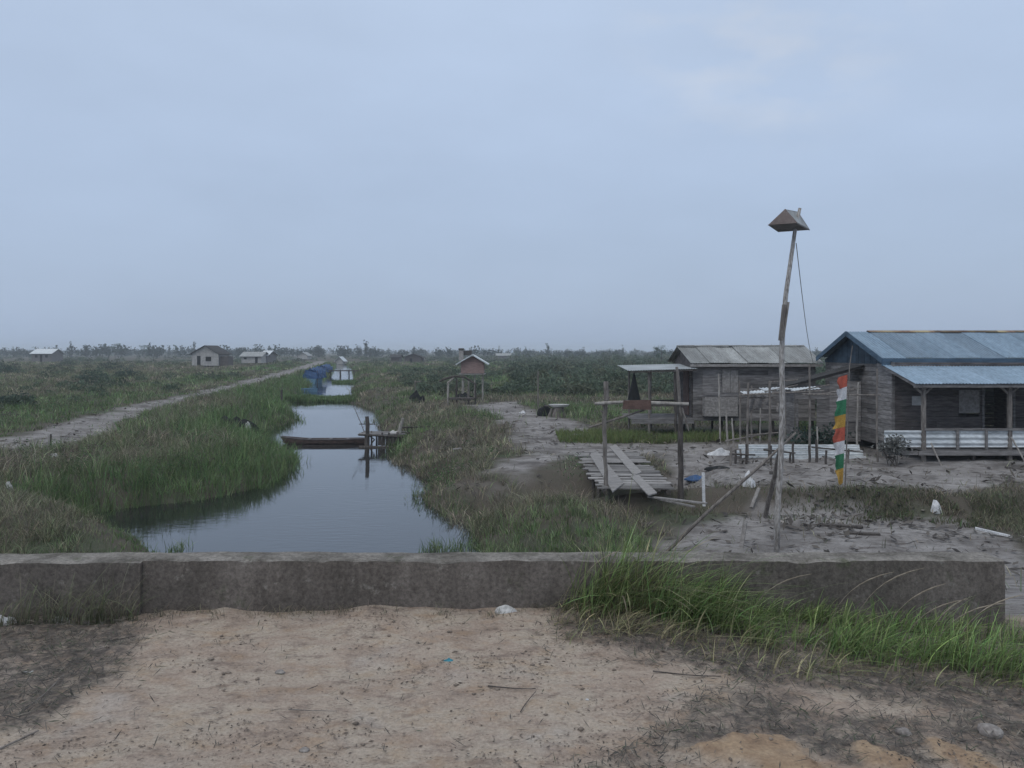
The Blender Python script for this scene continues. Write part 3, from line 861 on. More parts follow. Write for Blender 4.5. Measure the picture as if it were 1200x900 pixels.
# --- tall green grass against the parapet
def parapet_grass():
    X = []; Y = []; h = []; b = []; dr = []
    def clump(px, py, n, sx, sy, hh, bend, dry):
        g = G(px, py, -.1)
        X.append(rng.normal(g.x, sx, n)); Y.append(np.minimum(rng.normal(g.y, sy, n), 5.52)); h.append(rng.uniform(.45, 1.1, n) * hh); b.append(rng.uniform(.4, 1.6, n) * bend); dr.append(np.full(n, dry))
    for k in range(34):
        t = random.random(); px = 684 + 175 * t ** .9
        clump(px, 735 + 12 * t + random.uniform(-8, 8), 34, .05, .06, .50 - .12 * t, .75, .12 + .3 * (random.random() < .2))
    for k in range(55):
        t = random.random(); px = 780 + 430 * t
        clump(px, 752 + 28 * t + random.uniform(-12, 16), 32, .05, .07, .25 + .02 * t, .75, .08 + .4 * (random.random() < .15))
    for k in range(60):
        t = random.random(); clump(790 + 430 * t, 734 + 18 * t, 26, .06, .05, .17 + .07 * random.random() + .08 * max(0, .3 - t), .7, .15)
    for k in range(20):
        t = random.random(); clump(930 + 300 * t, 770 + 22 * t + random.uniform(-10, 12), 34, .06, .05, .27, .6, .08)
    for k in range(60):
        clump(random.uniform(655, 830), random.uniform(722, 775), 16, .05, .05, .20, 1.1, .8)
    for k in range(60):
        clump(random.uniform(820, 1230), random.uniform(765, 812), 12, .06, .05, .13, 1.1, .65)
    for k in range(12):
        clump(random.uniform(668, 735), random.uniform(716, 730), 22, .04, .04, .56, .55, .2)
    for k in range(16):
        clump(random.uniform(690, 760), random.uniform(718, 738), 16, .04, .05, .50, .9, .8)
    X, Y, h, b, dr = map(np.concatenate, (X, Y, h, b, dr)); N = len(X)
    Z = height(X, Y) - .01
    ang = rng.normal(-.1, 1.0, N) + 1.2 * (vn(X * 3.1, Y * 5, 181) - .5)
    h = h * (.6 + .8 * vn(X * 2.3, Y * 3, 183)); wild = rng.uniform(size=N) < .06; h = np.where(wild, h * 1.5, h)
    col = veg_col(X, Y, dr, .3) * np.exp(rng.normal(.24, .36, (N, 1))) * np.array([1.0, 1.0, .82])
    thin = rng.uniform(size=N) < .72; X, Y, h, b, dr, Z, ang, col = X[thin], Y[thin], h[thin], b[thin], dr[thin], Z[thin], ang[thin], col[thin]; N = len(X)
    b = b * rng.uniform(.4, 1.7, N)
    stuff('parapet_grass', blades('parapet_grass', X, Y, Z, h, rng.uniform(.003, .007, N) * np.where(rng.uniform(size=N) < .15, 2.1, 1), ang, b, col, 6, 1))
    # seed stalks
    X = []; Y = []; h = []
    for px, py in ((1000, 740), (1028, 748), (1062, 756), (1085, 760), (1122, 762), (1146, 764), (905, 742), (700, 725), (1110, 770)):
        g = G(px - 28, py + 15, -.1); X.append(g.x); Y.append(min(g.y, 5.5)); h.append(random.uniform(.42, .56))
    m = MB()
    for x, y, hh in zip(X, Y, h):
        z = hz(x, y); L = hh * random.uniform(1.0, 1.25); le = random.uniform(.45, .85); dy = random.uniform(-.12, .06)
        pts = [Vector((x + L * le * t ** 2.2, y + dy * t, z + L * (t - .32 * le * t ** 3))) for t in [k / 10 for k in range(11)]]
        m.tube(pts, [.0016] * 7 + [.0034, .0044, .0036, .0015], 5, random.uniform(.8, 1.2))
    me = m.mesh('seed_stalks', M['straw'], (0, 0, 0)); stuff('seed_stalks', me)
    X = []; Y = []
    for k in range(70):
        x0 = random.uniform(-2.5, .6); y0 = 5.53 - abs(random.gauss(0, .09))
        for j in range(random.randint(3, 12)): X.append(random.gauss(x0, .03)); Y.append(min(random.gauss(y0, .02), 5.55))
    X, Y = map(np.array, (X, Y)); N = len(X)
    stuff('foot_stems', blades('foot_stems', X, Y, height(X, Y), rng.uniform(.02, .11, N), rng.uniform(.002, .005, N), rng.uniform(0, 6.28, N), rng.uniform(.4, 1.5, N), veg_col(X, Y, np.full(N, .85)), 4, 1))
    # dry stems at the left end
    X = []; Y = []; h = []; a = []; b = []
    for k in range(330):
        px = random.choice([random.gauss(90, 30), random.gauss(140, 18), random.gauss(40, 30), random.uniform(-30, 165)])
        g = G(px, 724 + random.uniform(-2, 10), -.05)
        X.append(g.x); Y.append(min(g.y, 5.40)); h.append(random.uniform(.08, .40) * (1 if px > 40 else .7) * (1.5 if random.random() < .08 else 1)); a.append(random.gauss(.6, 1.4)); b.append(random.uniform(.2, 1.1))
    X, Y, h, a, b = map(np.array, (X, Y, h, a, b)); N = len(X)
    stuff('dry_stems', blades('dry_stems', X, Y, height(X, Y), h, rng.uniform(.003, .008, N), a, b, veg_col(X, Y, np.full(N, .6)), 5, 1))


parapet_grass()


# --- cut grass, leaf crumbs and chips lying about
def straws(name, X, Y, L, w, col, lift=.02, tilt=.25):
    N = len(X); Z = height(X, Y) + rng.uniform(.003, lift, N)
    a = rng.uniform(0, 6.28, N); tz = rng.normal(0, tilt, N)
    d = np.stack([np.cos(a), np.sin(a), tz], -1); s = np.stack([-np.sin(a), np.cos(a), rng.normal(0, .3, N)], -1)
    c = np.stack([X, Y, Z + np.abs(tz) * L * .5], -1)
    V = np.stack([c - d * (L * .5)[:, None], c - s * (w * .5)[:, None], c + d * (L * .5)[:, None], c + s * (w * .5)[:, None]], 1).reshape(-1, 3)
    return quads_mesh(name, V, np.repeat(col, 4, 0))


def bank_weeds():
    X, Y = sample(3000, 19.5, 90, .8)
    d = canal_d(X, Y); ym = yard_m(X, Y); tm = track_m(X, Y); pm = path_m(X, Y)
    k = (d > .2) & (ym < .3) & (tm < .2) & (pm < -.4) & free_of_buildings(X, Y) & (fbm(X, Y, 2.6, 3, 191) > .49) & (ym < -.4) & (tm < -.3) & ~((X > 2) & (Y < 25))
    X, Y = X[k], Y[k]; N = len(X); Z = height(X, Y); B = 44
    s = rng.uniform(.09, .22, N) * (1 + Y / 90)
    c = rng.normal(size=(N, B, 3)) * s[:, None, None] * np.array([1, 1, .55]) + np.stack([X, Y, Z + .12 + .7 * s], -1)[:, None]
    tone = rng.uniform(.6, 1.5, (N, 1, 1)); kind = rng.uniform(size=N) < .55
    base = np.where(kind[:, None], GREEN[None] * .85, (BROWN * .9)[None])[:, None]
    col = base * tone * rng.uniform(.7, 1.3, (N, B, 1))
    v, cc = leaf_quads(c.reshape(-1, 3), np.repeat(.018 + .09 * s, B), col.reshape(-1, 3), .1, .42)
    stuff('bank_weeds', quads_mesh('bank_weeds', v, cc))
    # tall thin straws standing above the rest
    X, Y = sample(16000, 13, 60, .8); d = canal_d(X, Y); k = (d > .3) & (yard_m(X, Y) < -.2) & (track_m(X, Y) < -.2) & (path_m(X, Y) < -.2) & free_of_buildings(X, Y) & (fbm(X, Y, 3., 3, 193) > .5); X, Y = X[k], Y[k]; N = len(X)
    stuff('tall_straw', blades('tall_straw', X, Y, height(X, Y), rng.uniform(.35, .85, N) * np.where(Y < 20, .7, 1), np.maximum(.006, Y * .00035), rng.uniform(0, 6.28, N), rng.uniform(.1, .9, N), veg_col(X, Y, np.full(N, .7)) * 1.15, 4))


bank_weeds()


def litter():
    N = 190000
    X = rng.uniform(-6, 6, N); Y = rng.uniform(2.6, 5.55, N)
    m = litter_m(X, Y) - .5 * orange_m(X, Y); k = (rng.uniform(size=N) < .55 * (.25 + 1.1 * fbm(X, Y, .16, 3, 143)) * sst(-.34, .16, m) ** 1.5 + .012) & (np.abs(X) < Y * .8 + .3)
    X, Y = X[k], Y[k]; N = len(X)
    pal = np.array([[.12, .115, .10], [.085, .08, .076], [.17, .155, .135], [.26, .235, .20], [.085, .105, .07]])
    col = pal[rng.choice(5, N, p=[.36, .27, .2, .05, .12])] * rng.uniform(.7, 1.25, (N, 1))
    stuff('cut_grass', straws('cut_grass', X, Y, rng.uniform(.02, .10, N), rng.uniform(.003, .007, N), col, .028))
    N = 26000
    X = rng.uniform(-4.2, 4.2, N); Y = rng.uniform(2.5, 5.6, N); k = (rng.uniform(size=N) < .06 + .9 * sst(.46, .66, fbm(X, Y, .45, 4, 141))); X, Y = X[k], Y[k]; N = len(X)
    stuff('leaf_crumbs', straws('leaf_crumbs', X, Y, rng.uniform(.005, .026, N) * rng.uniform(.5, 1.5, N), rng.uniform(.003, .011, N), np.array([[.15, .125, .105]]) * rng.uniform(.4, 1.6, (N, 1)), .007, .1))
    N = 3600
    X = rng.uniform(-4.2, 4.2, N); Y = rng.uniform(2.5, 5.55, N); k = rng.uniform(size=N) < .15 + .85 * sst(.42, .62, fbm(X, Y, .6, 3, 145)); X, Y = X[k], Y[k]; N = len(X)
    r = .0035 + .010 * rng.uniform(size=N) ** 4; Z = height(X, Y)
    oc = np.array([[1, 0, 0], [0, 1, 0], [-1, 0, 0], [0, -1, 0], [0, 0, 1], [0, 0, -1]], float)
    V = (oc[None] * rng.uniform(.6, 1.4, (N, 6, 1)) + rng.normal(0, .15, (N, 6, 3))) * r[:, None, None] * np.array([1.2, 1.2, .8]) + np.stack([X, Y, Z + r * .3], -1)[:, None]
    tr = np.array([[0, 1, 4], [1, 2, 4], [2, 3, 4], [3, 0, 4], [1, 0, 5], [2, 1, 5], [3, 2, 5], [0, 3, 5]])
    lo = (np.arange(N)[:, None, None] * 6 + tr[None]).ravel()
    me = raw_mesh('gravel', V.reshape(-1, 3), lo, np.arange(N * 8) * 3, M['leaf']); set_col(me, np.repeat(np.array([[.34, .285, .24]]) * rng.uniform(.6, 1.2, (N, 1)), 6, 0)); stuff('gravel', me)
    # wood chips and rubbish on the yard, the track and the path
    X, Y = sample(70000, 12, 110, .8)
    m = np.maximum.reduce([path_m(X, Y), yard_m(X, Y), track_m(X, Y)])
    k = (m > -.6) & (Y > 12) & (rng.uniform(size=len(X)) < .12 + .6 * sst(.5, .68, fbm(X, Y, 1.3, 3, 151))) & (canal_d(X, Y) > .3); X, Y = X[k], Y[k]; N = len(X)
    pal = np.array([[.10, .09, .083], [.15, .135, .12], [.075, .068, .064], [.27, .25, .23]])
    L = rng.uniform(.05, .24, N) * (1 + Y / 90)
    stuff('wood_chips', straws('wood_chips', X, Y, L, L * rng.uniform(.15, .5, N), pal[rng.choice(4, N, p=[.38, .3, .24, .08])] * rng.uniform(.7, 1.3, (N, 1)), .06, .25))
    # low dark weeds on the bank between yard and track
    N = 26000
    X = rng.uniform(3.2, 17, N); Y = 19.4 - .15 * (X - 4) + rng.normal(0, .55, N) - .9 * sst(9, 13, X) * rng.uniform(0, 1.6, N)
    k = (fbm(X, Y, .8, 3, 161) > .44) & (rng.uniform(size=N) < .10 + .75 * sst(6, 11, X)); X, Y = X[k], Y[k]; N = len(X)
    stuff('ditch_weeds', blades('ditch_weeds', X, Y, height(X, Y), rng.uniform(.06, .26, N), rng.uniform(.012, .03, N), rng.uniform(0, 6.28, N), rng.uniform(.2, 1., N), veg_col(X, Y, np.clip(.6 + rng.normal(0, .2, N), 0, 1)) * .75, 2))


litter()


def lush():
    N = 15000
    X = rng.uniform(1.8, 8.6, N); Y = rng.uniform(29.4, 33.2, N)
    k = (rng.uniform(size=N) < .25 + .9 * fbm(X, Y, .9, 3, 171)) & (Y > 30.2 - .5 * fbm(X, X * 0, .7, 2, 173)) & ~((X > 7.6) & (Y > 31.9)); X, Y = X[k], Y[k]; N = len(X)
    stuff('lush_grass', blades('lush_grass', X, Y, height(X, Y), rng.uniform(.10, .42, N) * (.5 + vn(X * 1.2, Y, 175)), rng.uniform(.018, .03, N), rng.uniform(0, 6.28, N), rng.uniform(.1, .7, N), veg_col(X, Y, np.full(N, .22)) * np.array([1.12, 1.05, .85]), 2))


lush()

# ------------------------------------------------------------------ the concrete parapet
def parapet():
    t = thing('concrete_parapet', 'low stained concrete parapet wall running across the road edge above the canal', 'wall', (0, 5.7, 0))
    import bmesh

    def block(name, x0, x1, y0, y1, z0, z1, seed):
        bm = bmesh.new(); nx = max(4, int((x1 - x0) / .05)); prof = []
        nz, ny = 7, 5
        ring = [(y0, z0 + (z1 - z0) * k / nz) for k in range(nz)] + [(y0 + (y1 - y0) * k / ny, z1) for k in range(ny)] + [(y1, z1 - (z1 - z0) * k / nz) for k in range(nz + 1)]
        rows = []
        for i in range(nx + 1):
            x = x0 + (x1 - x0) * i / nx; r = []
            for (y, z) in ring:
                j = (float(fbm(x, z * 3 + y, .22, 3, seed)) - .5) * .022
                yy = y + (j if y == y0 else -j if y == y1 else 0); zz = z + ((float(fbm(x, y * 2, .35, 3, seed + 3)) - .5) * .018 if z == z1 else 0)
                if (y, z) == (y0, z1): yy += .006; zz -= .004 + .014 * max(0, float(fbm(x, 1, .11, 3, seed)) - .5) * 3
                r.append(bm.verts.new((x, yy, zz - 0)))
            rows.append(r)
        for a, b in zip(rows[:-1], rows[1:]):
            for k in range(len(ring) - 1):
                bm.faces.new((a[k], b[k], b[k + 1], a[k + 1]))
        bm.faces.new(rows[0]); bm.faces.new(list(reversed(rows[-1])))
        for v in bm.verts: v.co -= Vector((0, 5.7, 0))
        bmesh.ops.recalc_face_normals(bm, faces=bm.faces)
        me = bpy.data.meshes.new(name); bm.to_mesh(me); bm.free(); me.materials.append(M['concrete'])
        o = bpy.data.objects.new(name, me); C.objects.link(o); o.parent = t
    block('wall_block', -2.57, 3.425, 5.57, 5.81, -.9, .347, 201)
    block('wall_block', -9.0, -2.572, 5.545, 5.81, -.9, .341, 205)


parapet()

# ------------------------------------------------------------------ blue roofed house
def blue_house():
    X0, X1 = 12.5, 21.6; YF, YB, YR = 26.3, 31.9, 29.2
    zf = -1.2
    t = thing('wooden_house', 'grey plank house with blue tin roof and open porch, nearest on the right', 'house', (17, 28, LAND), 'plank houses beside the canal yard')
    m = MB()
    win = (14.63 - X0, 15.3 - X0, -.21, .54); door = (15.45 - X0, 16.4 - X0, zf, .75)
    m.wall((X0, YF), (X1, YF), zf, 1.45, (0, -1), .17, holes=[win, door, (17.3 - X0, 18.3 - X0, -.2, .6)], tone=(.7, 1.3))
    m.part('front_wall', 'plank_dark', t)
    m = MB(); m.wall((X0, YF), (X0, YB), -1.35, 1.4, (-1, 0), .16, tone=(.6, 1.5))
    m.part('side_wall', 'plank', t)
    m = MB(); m.wall((X1, YF), (X1, YB), -1.3, 1.4, (1, 0), .17); m.wall((X0, YB), (X1, YB), -1.3, 1.4, (0, 1), .17); m.part('back_wall', 'plank', t)
    # a paler boarded strip at the front corner of the side wall
    m = MB(); m.wall((X0 - .03, YF - .02), (X0 - .03, YF + 1.0), -1.2, 1.35, (-1, 0), .15, tone=(1.15, 1.5)); m.box((X0 - .02, YF - .02, .1), (.09, .09, 2.7)); m.part('corner_boards', 'plank', t)
    # blue gable boards
    m = MB(); n = 24
    for i in range(n):
        ya, yb = YF - .05 + (YB - YF + .1) * i / n, YF - .05 + (YB - YF + .1) * (i + 1) / n
        f = lambda y: 1.45 + max(0, .98 * (1 - abs(y - YR) / 2.85))
        za, zb = f(ya), f(yb)
        k = .01 * (i % 2)
        m.hexa([(X0 - .03 - k, ya + .004, 1.38), (X0 - k, ya + .004, 1.38), (X0 - k, yb - .004, 1.38), (X0 - .03 - k, yb - .004, 1.38), (X0 - .03 - k, ya + .004, za), (X0 - k, ya + .004, za), (X0 - k, yb - .004, zb), (X0 - .03 - k, yb - .004, zb)], random.uniform(.4, .65))
    m.part('gable_board', 'blue_board', t)
    # roof in separate sheets
    m = MB(); xa, xb = 12.18, 22.0; ns = 12
    for i in range(ns):
        a = xa + (xb - xa) * i / ns; b = xa + (xb - xa) * (i + 1) / ns + .05; tn = random.uniform(.78, 1.2); o = .016 * (i % 2) + random.uniform(0, .008)
        m.corr((a, 26.45, 1.58 + o), (b, 26.45, 1.58 + o), (b, YR, 2.52 + o), (a, YR, 2.52 + o), .1, .011, tn)
        m.corr((b, 32.0, 1.58 + o), (a, 32.0, 1.58 + o), (a, YR, 2.52 + o), (b, YR, 2.52 + o), .1, .011, tn)
    roof = m.part('roof', 'zinc_blue', t)
    m = MB(); x = xa + .75
    while x < xb:
        L = random.uniform(.5, 1.1)
        for s in (-1, 1):
            m.slab((x, YR + s * .16, 2.49 + random.uniform(0, .015)), (min(x + L, xb), YR + s * .16, 2.49), (min(x + L, xb), YR, 2.56), (x, YR, 2.56), .012 * s, random.uniform(.5, 1.5))
        x += L * .98
    m.part('ridge_cap', 'ridge', roof)
    m = MB()
    m.beam((xa, 26.42, 1.45), (xb, 26.42, 1.45), .03, .25)
    for s, y in ((0, 26.36), (1, 32.06)):
        m.beam((xa - .02, y, 1.50), (xa - .02, YR, 2.46), .035, .17)
    m.part('fascia', 'blue_board', roof)
    # strip of blue wall between the two roofs
    # porch roof
    m = MB()
    for i in range(ns):
        a = xa + (xb - xa) * i / ns; b = xa + (xb - xa) * (i + 1) / ns + .05; tn = random.uniform(.9, 1.1); o = .006 * (i % 2)
        m.corr((a + .02, 24.25, .83 + o), (b, 24.25, .83 + o), (b, 26.5, 1.38 + o), (a + .02, 26.5, 1.38 + o), .1, .011, tn)
    pr = m.part('porch_roof', 'zinc_blue_pale', t)
    m = MB(); m.beam((xa, 24.32, .76), (xb, 24.32, .76), .03, .10); m.beam((xa + .06, 24.3, .77), (xa + .06, 26.4, 1.29), .03, .09); m.part('eave_board', 'plank', pr)
    # porch
    m = MB()
    for i in range(11):
        y = 24.5 + i * .163
        m.box((17.1, y + .08, zf - .02 + .003 * (i % 2)), (9.1, .157, .03), None, random.uniform(.8, 1.2))
    m.beam((12.4, 24.46, zf - .1), (21.7, 24.46, zf - .1), .05, .13, 1.2); m.part('porch_floor', 'plank', t)
    posts = (12.62, 15.26, 17.9, 20.5)
    for x in posts:
        m = MB(); m.box((x, 24.6, -.42), (.11, .1, 2.36)); g = hz(x, 24.6)
        m.beam((x - .28, 24.6, .72), (x - .03, 24.6, .5), .05, .06); m.beam((x + .28, 24.6, .72), (x + .03, 24.6, .5), .05, .06)
        m.part('porch_post', 'pole', t)
    m = MB(); m.beam((12.62, 24.53, -.58), (20.5, 24.53, -.58), .05, .07); m.part('handrail', 'plank', t)
    for x in (13.62, 14.5, 16.2, 17.05, 18.8, 19.7):
        m = MB(); m.box((x, 24.52, -.88), (.07, .05, .62)); m.part('baluster', 'plank', t)
    m = MB(); m.corr((11.42, 24.62, -1.13), (11.42, 24.62, -.62), (12.56, 24.62, -.62), (12.56, 24.62, -1.13), .17, .02, .95, 8); m.part('railing_sheet', 'zinc_white', t)
    m = MB(); m.beam((11.3, 24.47, zf - .09), (12.38, 24.47, zf - .09), .05, .12, 1.1); m.part('porch_beam', 'plank', t)
    a = 12.68
    for b in (13.62, 14.5, 15.2, 16.2, 17.05):
        m = MB()
        o = random.uniform(0, .02)
        m.corr((a, 24.58 + o, -1.13), (a, 24.58 + o, -.60), (b + .1, 24.58 + o, -.60), (b + .1, 24.58 + o, -1.13), .17, .02, random.uniform(.9, 1.08), 8)
        m.part('railing_sheet', 'zinc_white', t); a = b + .11
    # window, door, notice
    w = MB(); w.box((14.965, YF - .035, .165), (.67, .03, .75)); wn = w.part('window_shutter', 'plank_pale', t)
    w = MB()
    for k in range(7): w.box((14.965, YF - .056, -.14 + k * .1), (.6, .012, .075), None, random.uniform(.9, 1.1))
    w.part('slat', 'plank_pale', wn)
    w = MB()
    for x in (15.42, 16.43): w.box((x, YF - .04, -.22), (.07, .06, 1.98))
    w.box((15.925, YF - .04, .80), (1.08, .06, .07)); w.part('door_frame', 'plank', t)
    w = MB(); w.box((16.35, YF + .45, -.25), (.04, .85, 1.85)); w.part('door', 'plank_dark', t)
    w = MB(); w.box((13.24, YF - .048, .19), (.3, .008, .3)); w.part('notice', 'paper', t)
    # stilts
    for x in (12.7, 14.2, 15.7, 17.2, 18.7, 20.2, 21.4):
        for y in (24.7, 26.4, 29.2, 31.8):
            if y == 24.7 and min(abs(x - p) for p in posts) < .5: continue
            g = hz(x, y); m = MB(); m.stick((x, y, g - .15), (x, y, zf - .06), .06, .055, .0, 2); m.part('stilt', 'pole_dark', t)
    # lean-to kitchen on the left side
    m = MB(); m.wall((10.1, 28.6), (12.42, 28.6), -1.4, .62, (0, -1), .17, tone=(.7, 1.2), holes=[(.1, .75, -1.0, .0)]); m.wall((10.1, 28.6), (10.1, 29.5), -1.4, .5, (-1, 0), .17); m.wall((11.3, 28.57), (12.42, 28.57), -.7, .75, (0, -1), .17, tone=(1.2, 1.6))
    lt = m.part('lean_to_wall', 'plank', t)
    m = MB(); m.corr((9.7, 28.3, .60), (12.45, 28.3, 1.33), (12.45, 29.6, 1.30), (9.7, 29.6, .57), .1, .01); m.beam((9.7, 28.35, .55), (12.45, 28.35, 1.27), .04, .09); m.part('lean_to_roof', 'dark_roof', t)


blue_house()


def grey_house():
    X0, X1 = 7.25, 12.15; YF, YB, YR = 32.2, 35.8, 33.95; zf = -.85
    t = thing('wooden_house', 'grey plank house with a grey tin roof and side awning, standing behind the bamboo rack', 'house', (9.6, 34, LAND), 'plank houses beside the canal yard')
    m = MB(); s = lambda x: x - X0
    m.wall((X0, YF), (X1, YF), zf, 1.32, (0, -1), .17, holes=[(s(8.42), s(9.08), .15, 1.05)], tone=(.6, 1.45)); m.part('front_wall', 'plank', t)
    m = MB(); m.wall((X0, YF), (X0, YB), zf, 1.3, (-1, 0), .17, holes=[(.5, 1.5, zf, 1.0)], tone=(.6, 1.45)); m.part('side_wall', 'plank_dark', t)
    m = MB(); m.wall((X1, YF), (X1, YB), zf, 1.3, (1, 0), .17); m.wall((X0, YB), (X1, YB), zf, 1.3, (0, 1), .17); m.part('back_wall', 'plank', t)
    m = MB(); n = 14
    for i in range(n):
        ya, yb = YF + (YB - YF) * i / n, YF + (YB - YF) * (i + 1) / n
        f = lambda y: 1.32 + max(0, .6 * (1 - abs(y - YR) / 1.85)); k = .008 * (i % 2)
        m.hexa([(X0 - .03 - k, ya + .004, 1.27), (X0 - k, ya + .004, 1.27), (X0 - k, yb - .004, 1.27), (X0 - .03 - k, yb - .004, 1.27), (X0 - .03 - k, ya + .004, f(ya)), (X0 - k, ya + .004, f(ya)), (X0 - k, yb - .004, f(yb)), (X0 - .03 - k, yb - .004, f(yb))], random.uniform(.7, 1.1))
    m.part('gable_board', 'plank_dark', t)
    m = MB(); ns = 7; xa, xb = 6.98, 12.35
    for i in range(ns):
        a = xa + (xb - xa) * i / ns; b = xa + (xb - xa) * (i + 1) / ns + .05; tn = random.uniform(.72, 1.16); o = .02 * (i % 2); w = random.uniform(-.02, .02)
        m.corr((a + .12, 31.85, 1.34 + o), (b + .12 * (i < ns - 1), 31.85, 1.34 + o), (b, YR, 2.02 + o + w), (a, YR, 2.02 + o + w), .1, .011, tn)
        m.corr((b, 36.1, 1.34 + o), (a, 36.1, 1.34 + o), (a, YR, 2.02 + o + w), (b, YR, 2.02 + o + w), .1, .011, tn)
    roof = m.part('roof', 'zinc_grey', t)
    m = MB(); x = xa
    while x < xb - .1:
        for sg in (-1, 1):
            m.slab((x, YR + sg * .13, 2.0 + random.uniform(0, .03)), (min(x + .75, xb), YR + sg * .13, 2.0), (min(x + .75, xb), YR, 2.07), (x, YR, 2.06), .012 * sg, random.uniform(.5, .8))
        x += .72
    m.part('ridge_cap', 'zinc_grey', roof)
    m = MB(); m.beam((xa + .1, 31.86, 1.25), (xb, 31.86, 1.25), .03, .10); m.part('eave_board', 'plank_pale', roof)
    # shutter pair in the front wall
    w = MB(); w.box((8.75, YF - .04, .6), (.64, .03, .9)); w.box((8.75, YF - .058, .6), (.03, .012, .88), None, .6); w.part('window_shutter', 'plank_pale', t)
    w = MB(); w.box((8.0, YF - .045, .55), (.72, .02, 1.0), None, 1.2); w.part('wall_patch', 'plank', t)
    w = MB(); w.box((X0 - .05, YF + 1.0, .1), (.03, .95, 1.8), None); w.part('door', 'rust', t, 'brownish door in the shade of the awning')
    for x in (7.3, 8.9, 10.5, 12.1):
        for y in (32.3, 34, 35.7):
            m = MB(); m.stick((x, y, LAND - .2), (x, y, zf - .02), .06, .055, 0, 2); m.part('stilt', 'pole_dark', t)
    m = MB(); m.box((9.7, 32.15, zf - .06), (4.95, .08, .12)); m.box((9.7, 34, zf - .03), (4.9, 3.5, .05)); m.part('floor', 'plank', t)
    # awning and its platform
    m = MB(); m.corr((4.58, 31.7, 1.05), (7.35, 31.7, 1.13), (7.25, 34.6, 1.27), (4.55, 34.6, 1.21), .1, .011); aw = m.part('awning', 'awning', t)
    for e in (((4.7, 31.75, .99), (7.3, 31.75, 1.07)), ((4.7, 34.5, 1.12), (7.3, 34.5, 1.2))):
        m = MB(); m.beam(*e, .05, .06); m.part('awning_beam', 'pole_dark', aw)
    for x, y, mt in ((5.02, 34.4, 'pole'), (5.45, 31.95, 'pole'), (5.95, 34.4, 'pole_pale'), (6.5, 31.9, 'pole_dark'), (7.1, 34.4, 'pole')):
        m = MB(); m.stick((x, y, LAND - .2), (x, y, 1.0 if y < 33 else 1.16), .055, .045, .01, 4); m.part('awning_post', mt, t)
    m = MB()
    for k in range(14):
        m.box((6.0, 32.0 + k * .2, zf - .04 + .003 * (k % 2)), (2.5, .19, .03), None, random.uniform(.8, 1.15))
    m.box((6.0, 31.93, zf - .12), (2.5, .04, .2), None, 1.1); m.part('platform', 'plank', t)
    for e in (((4.7, 31.95, -.35), (6.5, 31.95, -.35)), ((4.8, 34.4, -.3), (7.1, 34.4, -.3))):
        m = MB(); m.beam(*e, .05, .07); m.part('platform_rail', 'pole_dark', t)
    # pale board box hung on the front wall
    m = MB()
    for k in range(4): m.box((8.28, 31.72, -.66 + k * .19), (1.3, .03, .182), None, random.uniform(.85, 1.15))
    m.box((8.28, 31.95, -.76), (1.28, .44, .03)); m.box((7.64, 31.95, -.4), (.025, .44, .72)); m.box((8.92, 31.95, -.4), (.025, .44, .72)); m.part('board_box', 'plank_pale', t)


grey_house()

# dark cone of cloth hanging below the awning
m = MB(); c = P(743, 450, 32.0); seg = 12
rings = []
for k in range(8):
    tt = k / 7; r = .02 + .23 * tt ** 1.1; z = 1.0 - 1.12 * tt
    rings.append([(c.x + math.cos(a * 2 * math.pi / seg) * r * (1 + .12 * (a % 2)), 32.0 + math.sin(a * 2 * math.pi / seg) * r * (1 + .12 * (a % 2)), z - (.03 * (a % 2) if k == 7 else 0)) for a in range(seg)])
vs = [p for r in rings for p in r]
m.add(vs, [(k * seg + a, k * seg + (a + 1) % seg, (k + 1) * seg + (a + 1) % seg, (k + 1) * seg + a) for k in range(7) for a in range(seg)] + [tuple(range(seg))])
m.top('hanging_cloth', 'dark', 'dark cone of cloth or net hanging from the corner of the awning', 'cloth', (c.x, 32.0, -.1))

# ------------------------------------------------------------------ gate frame, deck, loose planks
def gate():
    Y = 19.65
    a = P(712, 583, Y); b = P(797, 590, Y)
    t = thing('gate_frame', 'rough pole gate frame with a crossbar and rusty board over the plank deck', 'gate', (a.x, Y, hz(a.x, Y)))
    m = MB(); m.stick((a.x, Y, hz(a.x, Y) - .2), P(708, 490, Y), .055, .05, .03, 7); m.stick(P(708, 490, Y), P(710, 447, Y), .05, .06, .06, 6)
    for k in range(5): q = P(708 + random.uniform(-5, 5), 452 + k * 8, Y); m.stick(q, q + Vector((random.choice([-1, 1]) * .09, 0, .07)), .03, .012, 0, 2)
    m.part('post', 'pole', t, 'gnarled paler post at the left of the gate')
    m = MB(); m.stick((b.x, Y, hz(b.x, Y) - .2), P(797, 476, Y), .072, .062, .02, 8, 8); m.part('post', 'pole_dark', t)
    m = MB(); m.stick(P(799, 500, Y), P(793, 430, Y - .1), .045, .035, .02, 5); m.stick(P(799, 478, Y - .1), P(807, 505, Y - .1), .025, .018, .02, 3); m.part('post_top', 'pole', t)
    m = MB(); m.stick(P(697, 473, Y - .12), P(733, 471, Y - .12), .04, .04, .01, 4); m.stick(P(733, 471, Y - .12), P(807, 473.5, Y - .12), .045, .04, .02, 6); m.part('crossbar', 'pole_pale', t)
    m = MB(); c = P(747, 474.5, Y - .18)
    m.hexa([c + Vector(q) for q in ((-.36, -.015, -.10), (.34, -.015, -.12), (.34, .015, -.12), (-.36, .015, -.10), (-.34, -.015, .11), (.32, -.015, .12), (.32, .015, .12), (-.34, .015, .11))]); m.part('sign_board', 'rust', t)
    m = MB(); m.stick(P(690, 501, Y + .2), P(756, 480, Y - .1), .03, .025, .02, 6); m.part('brace', 'pole', t)


gate()


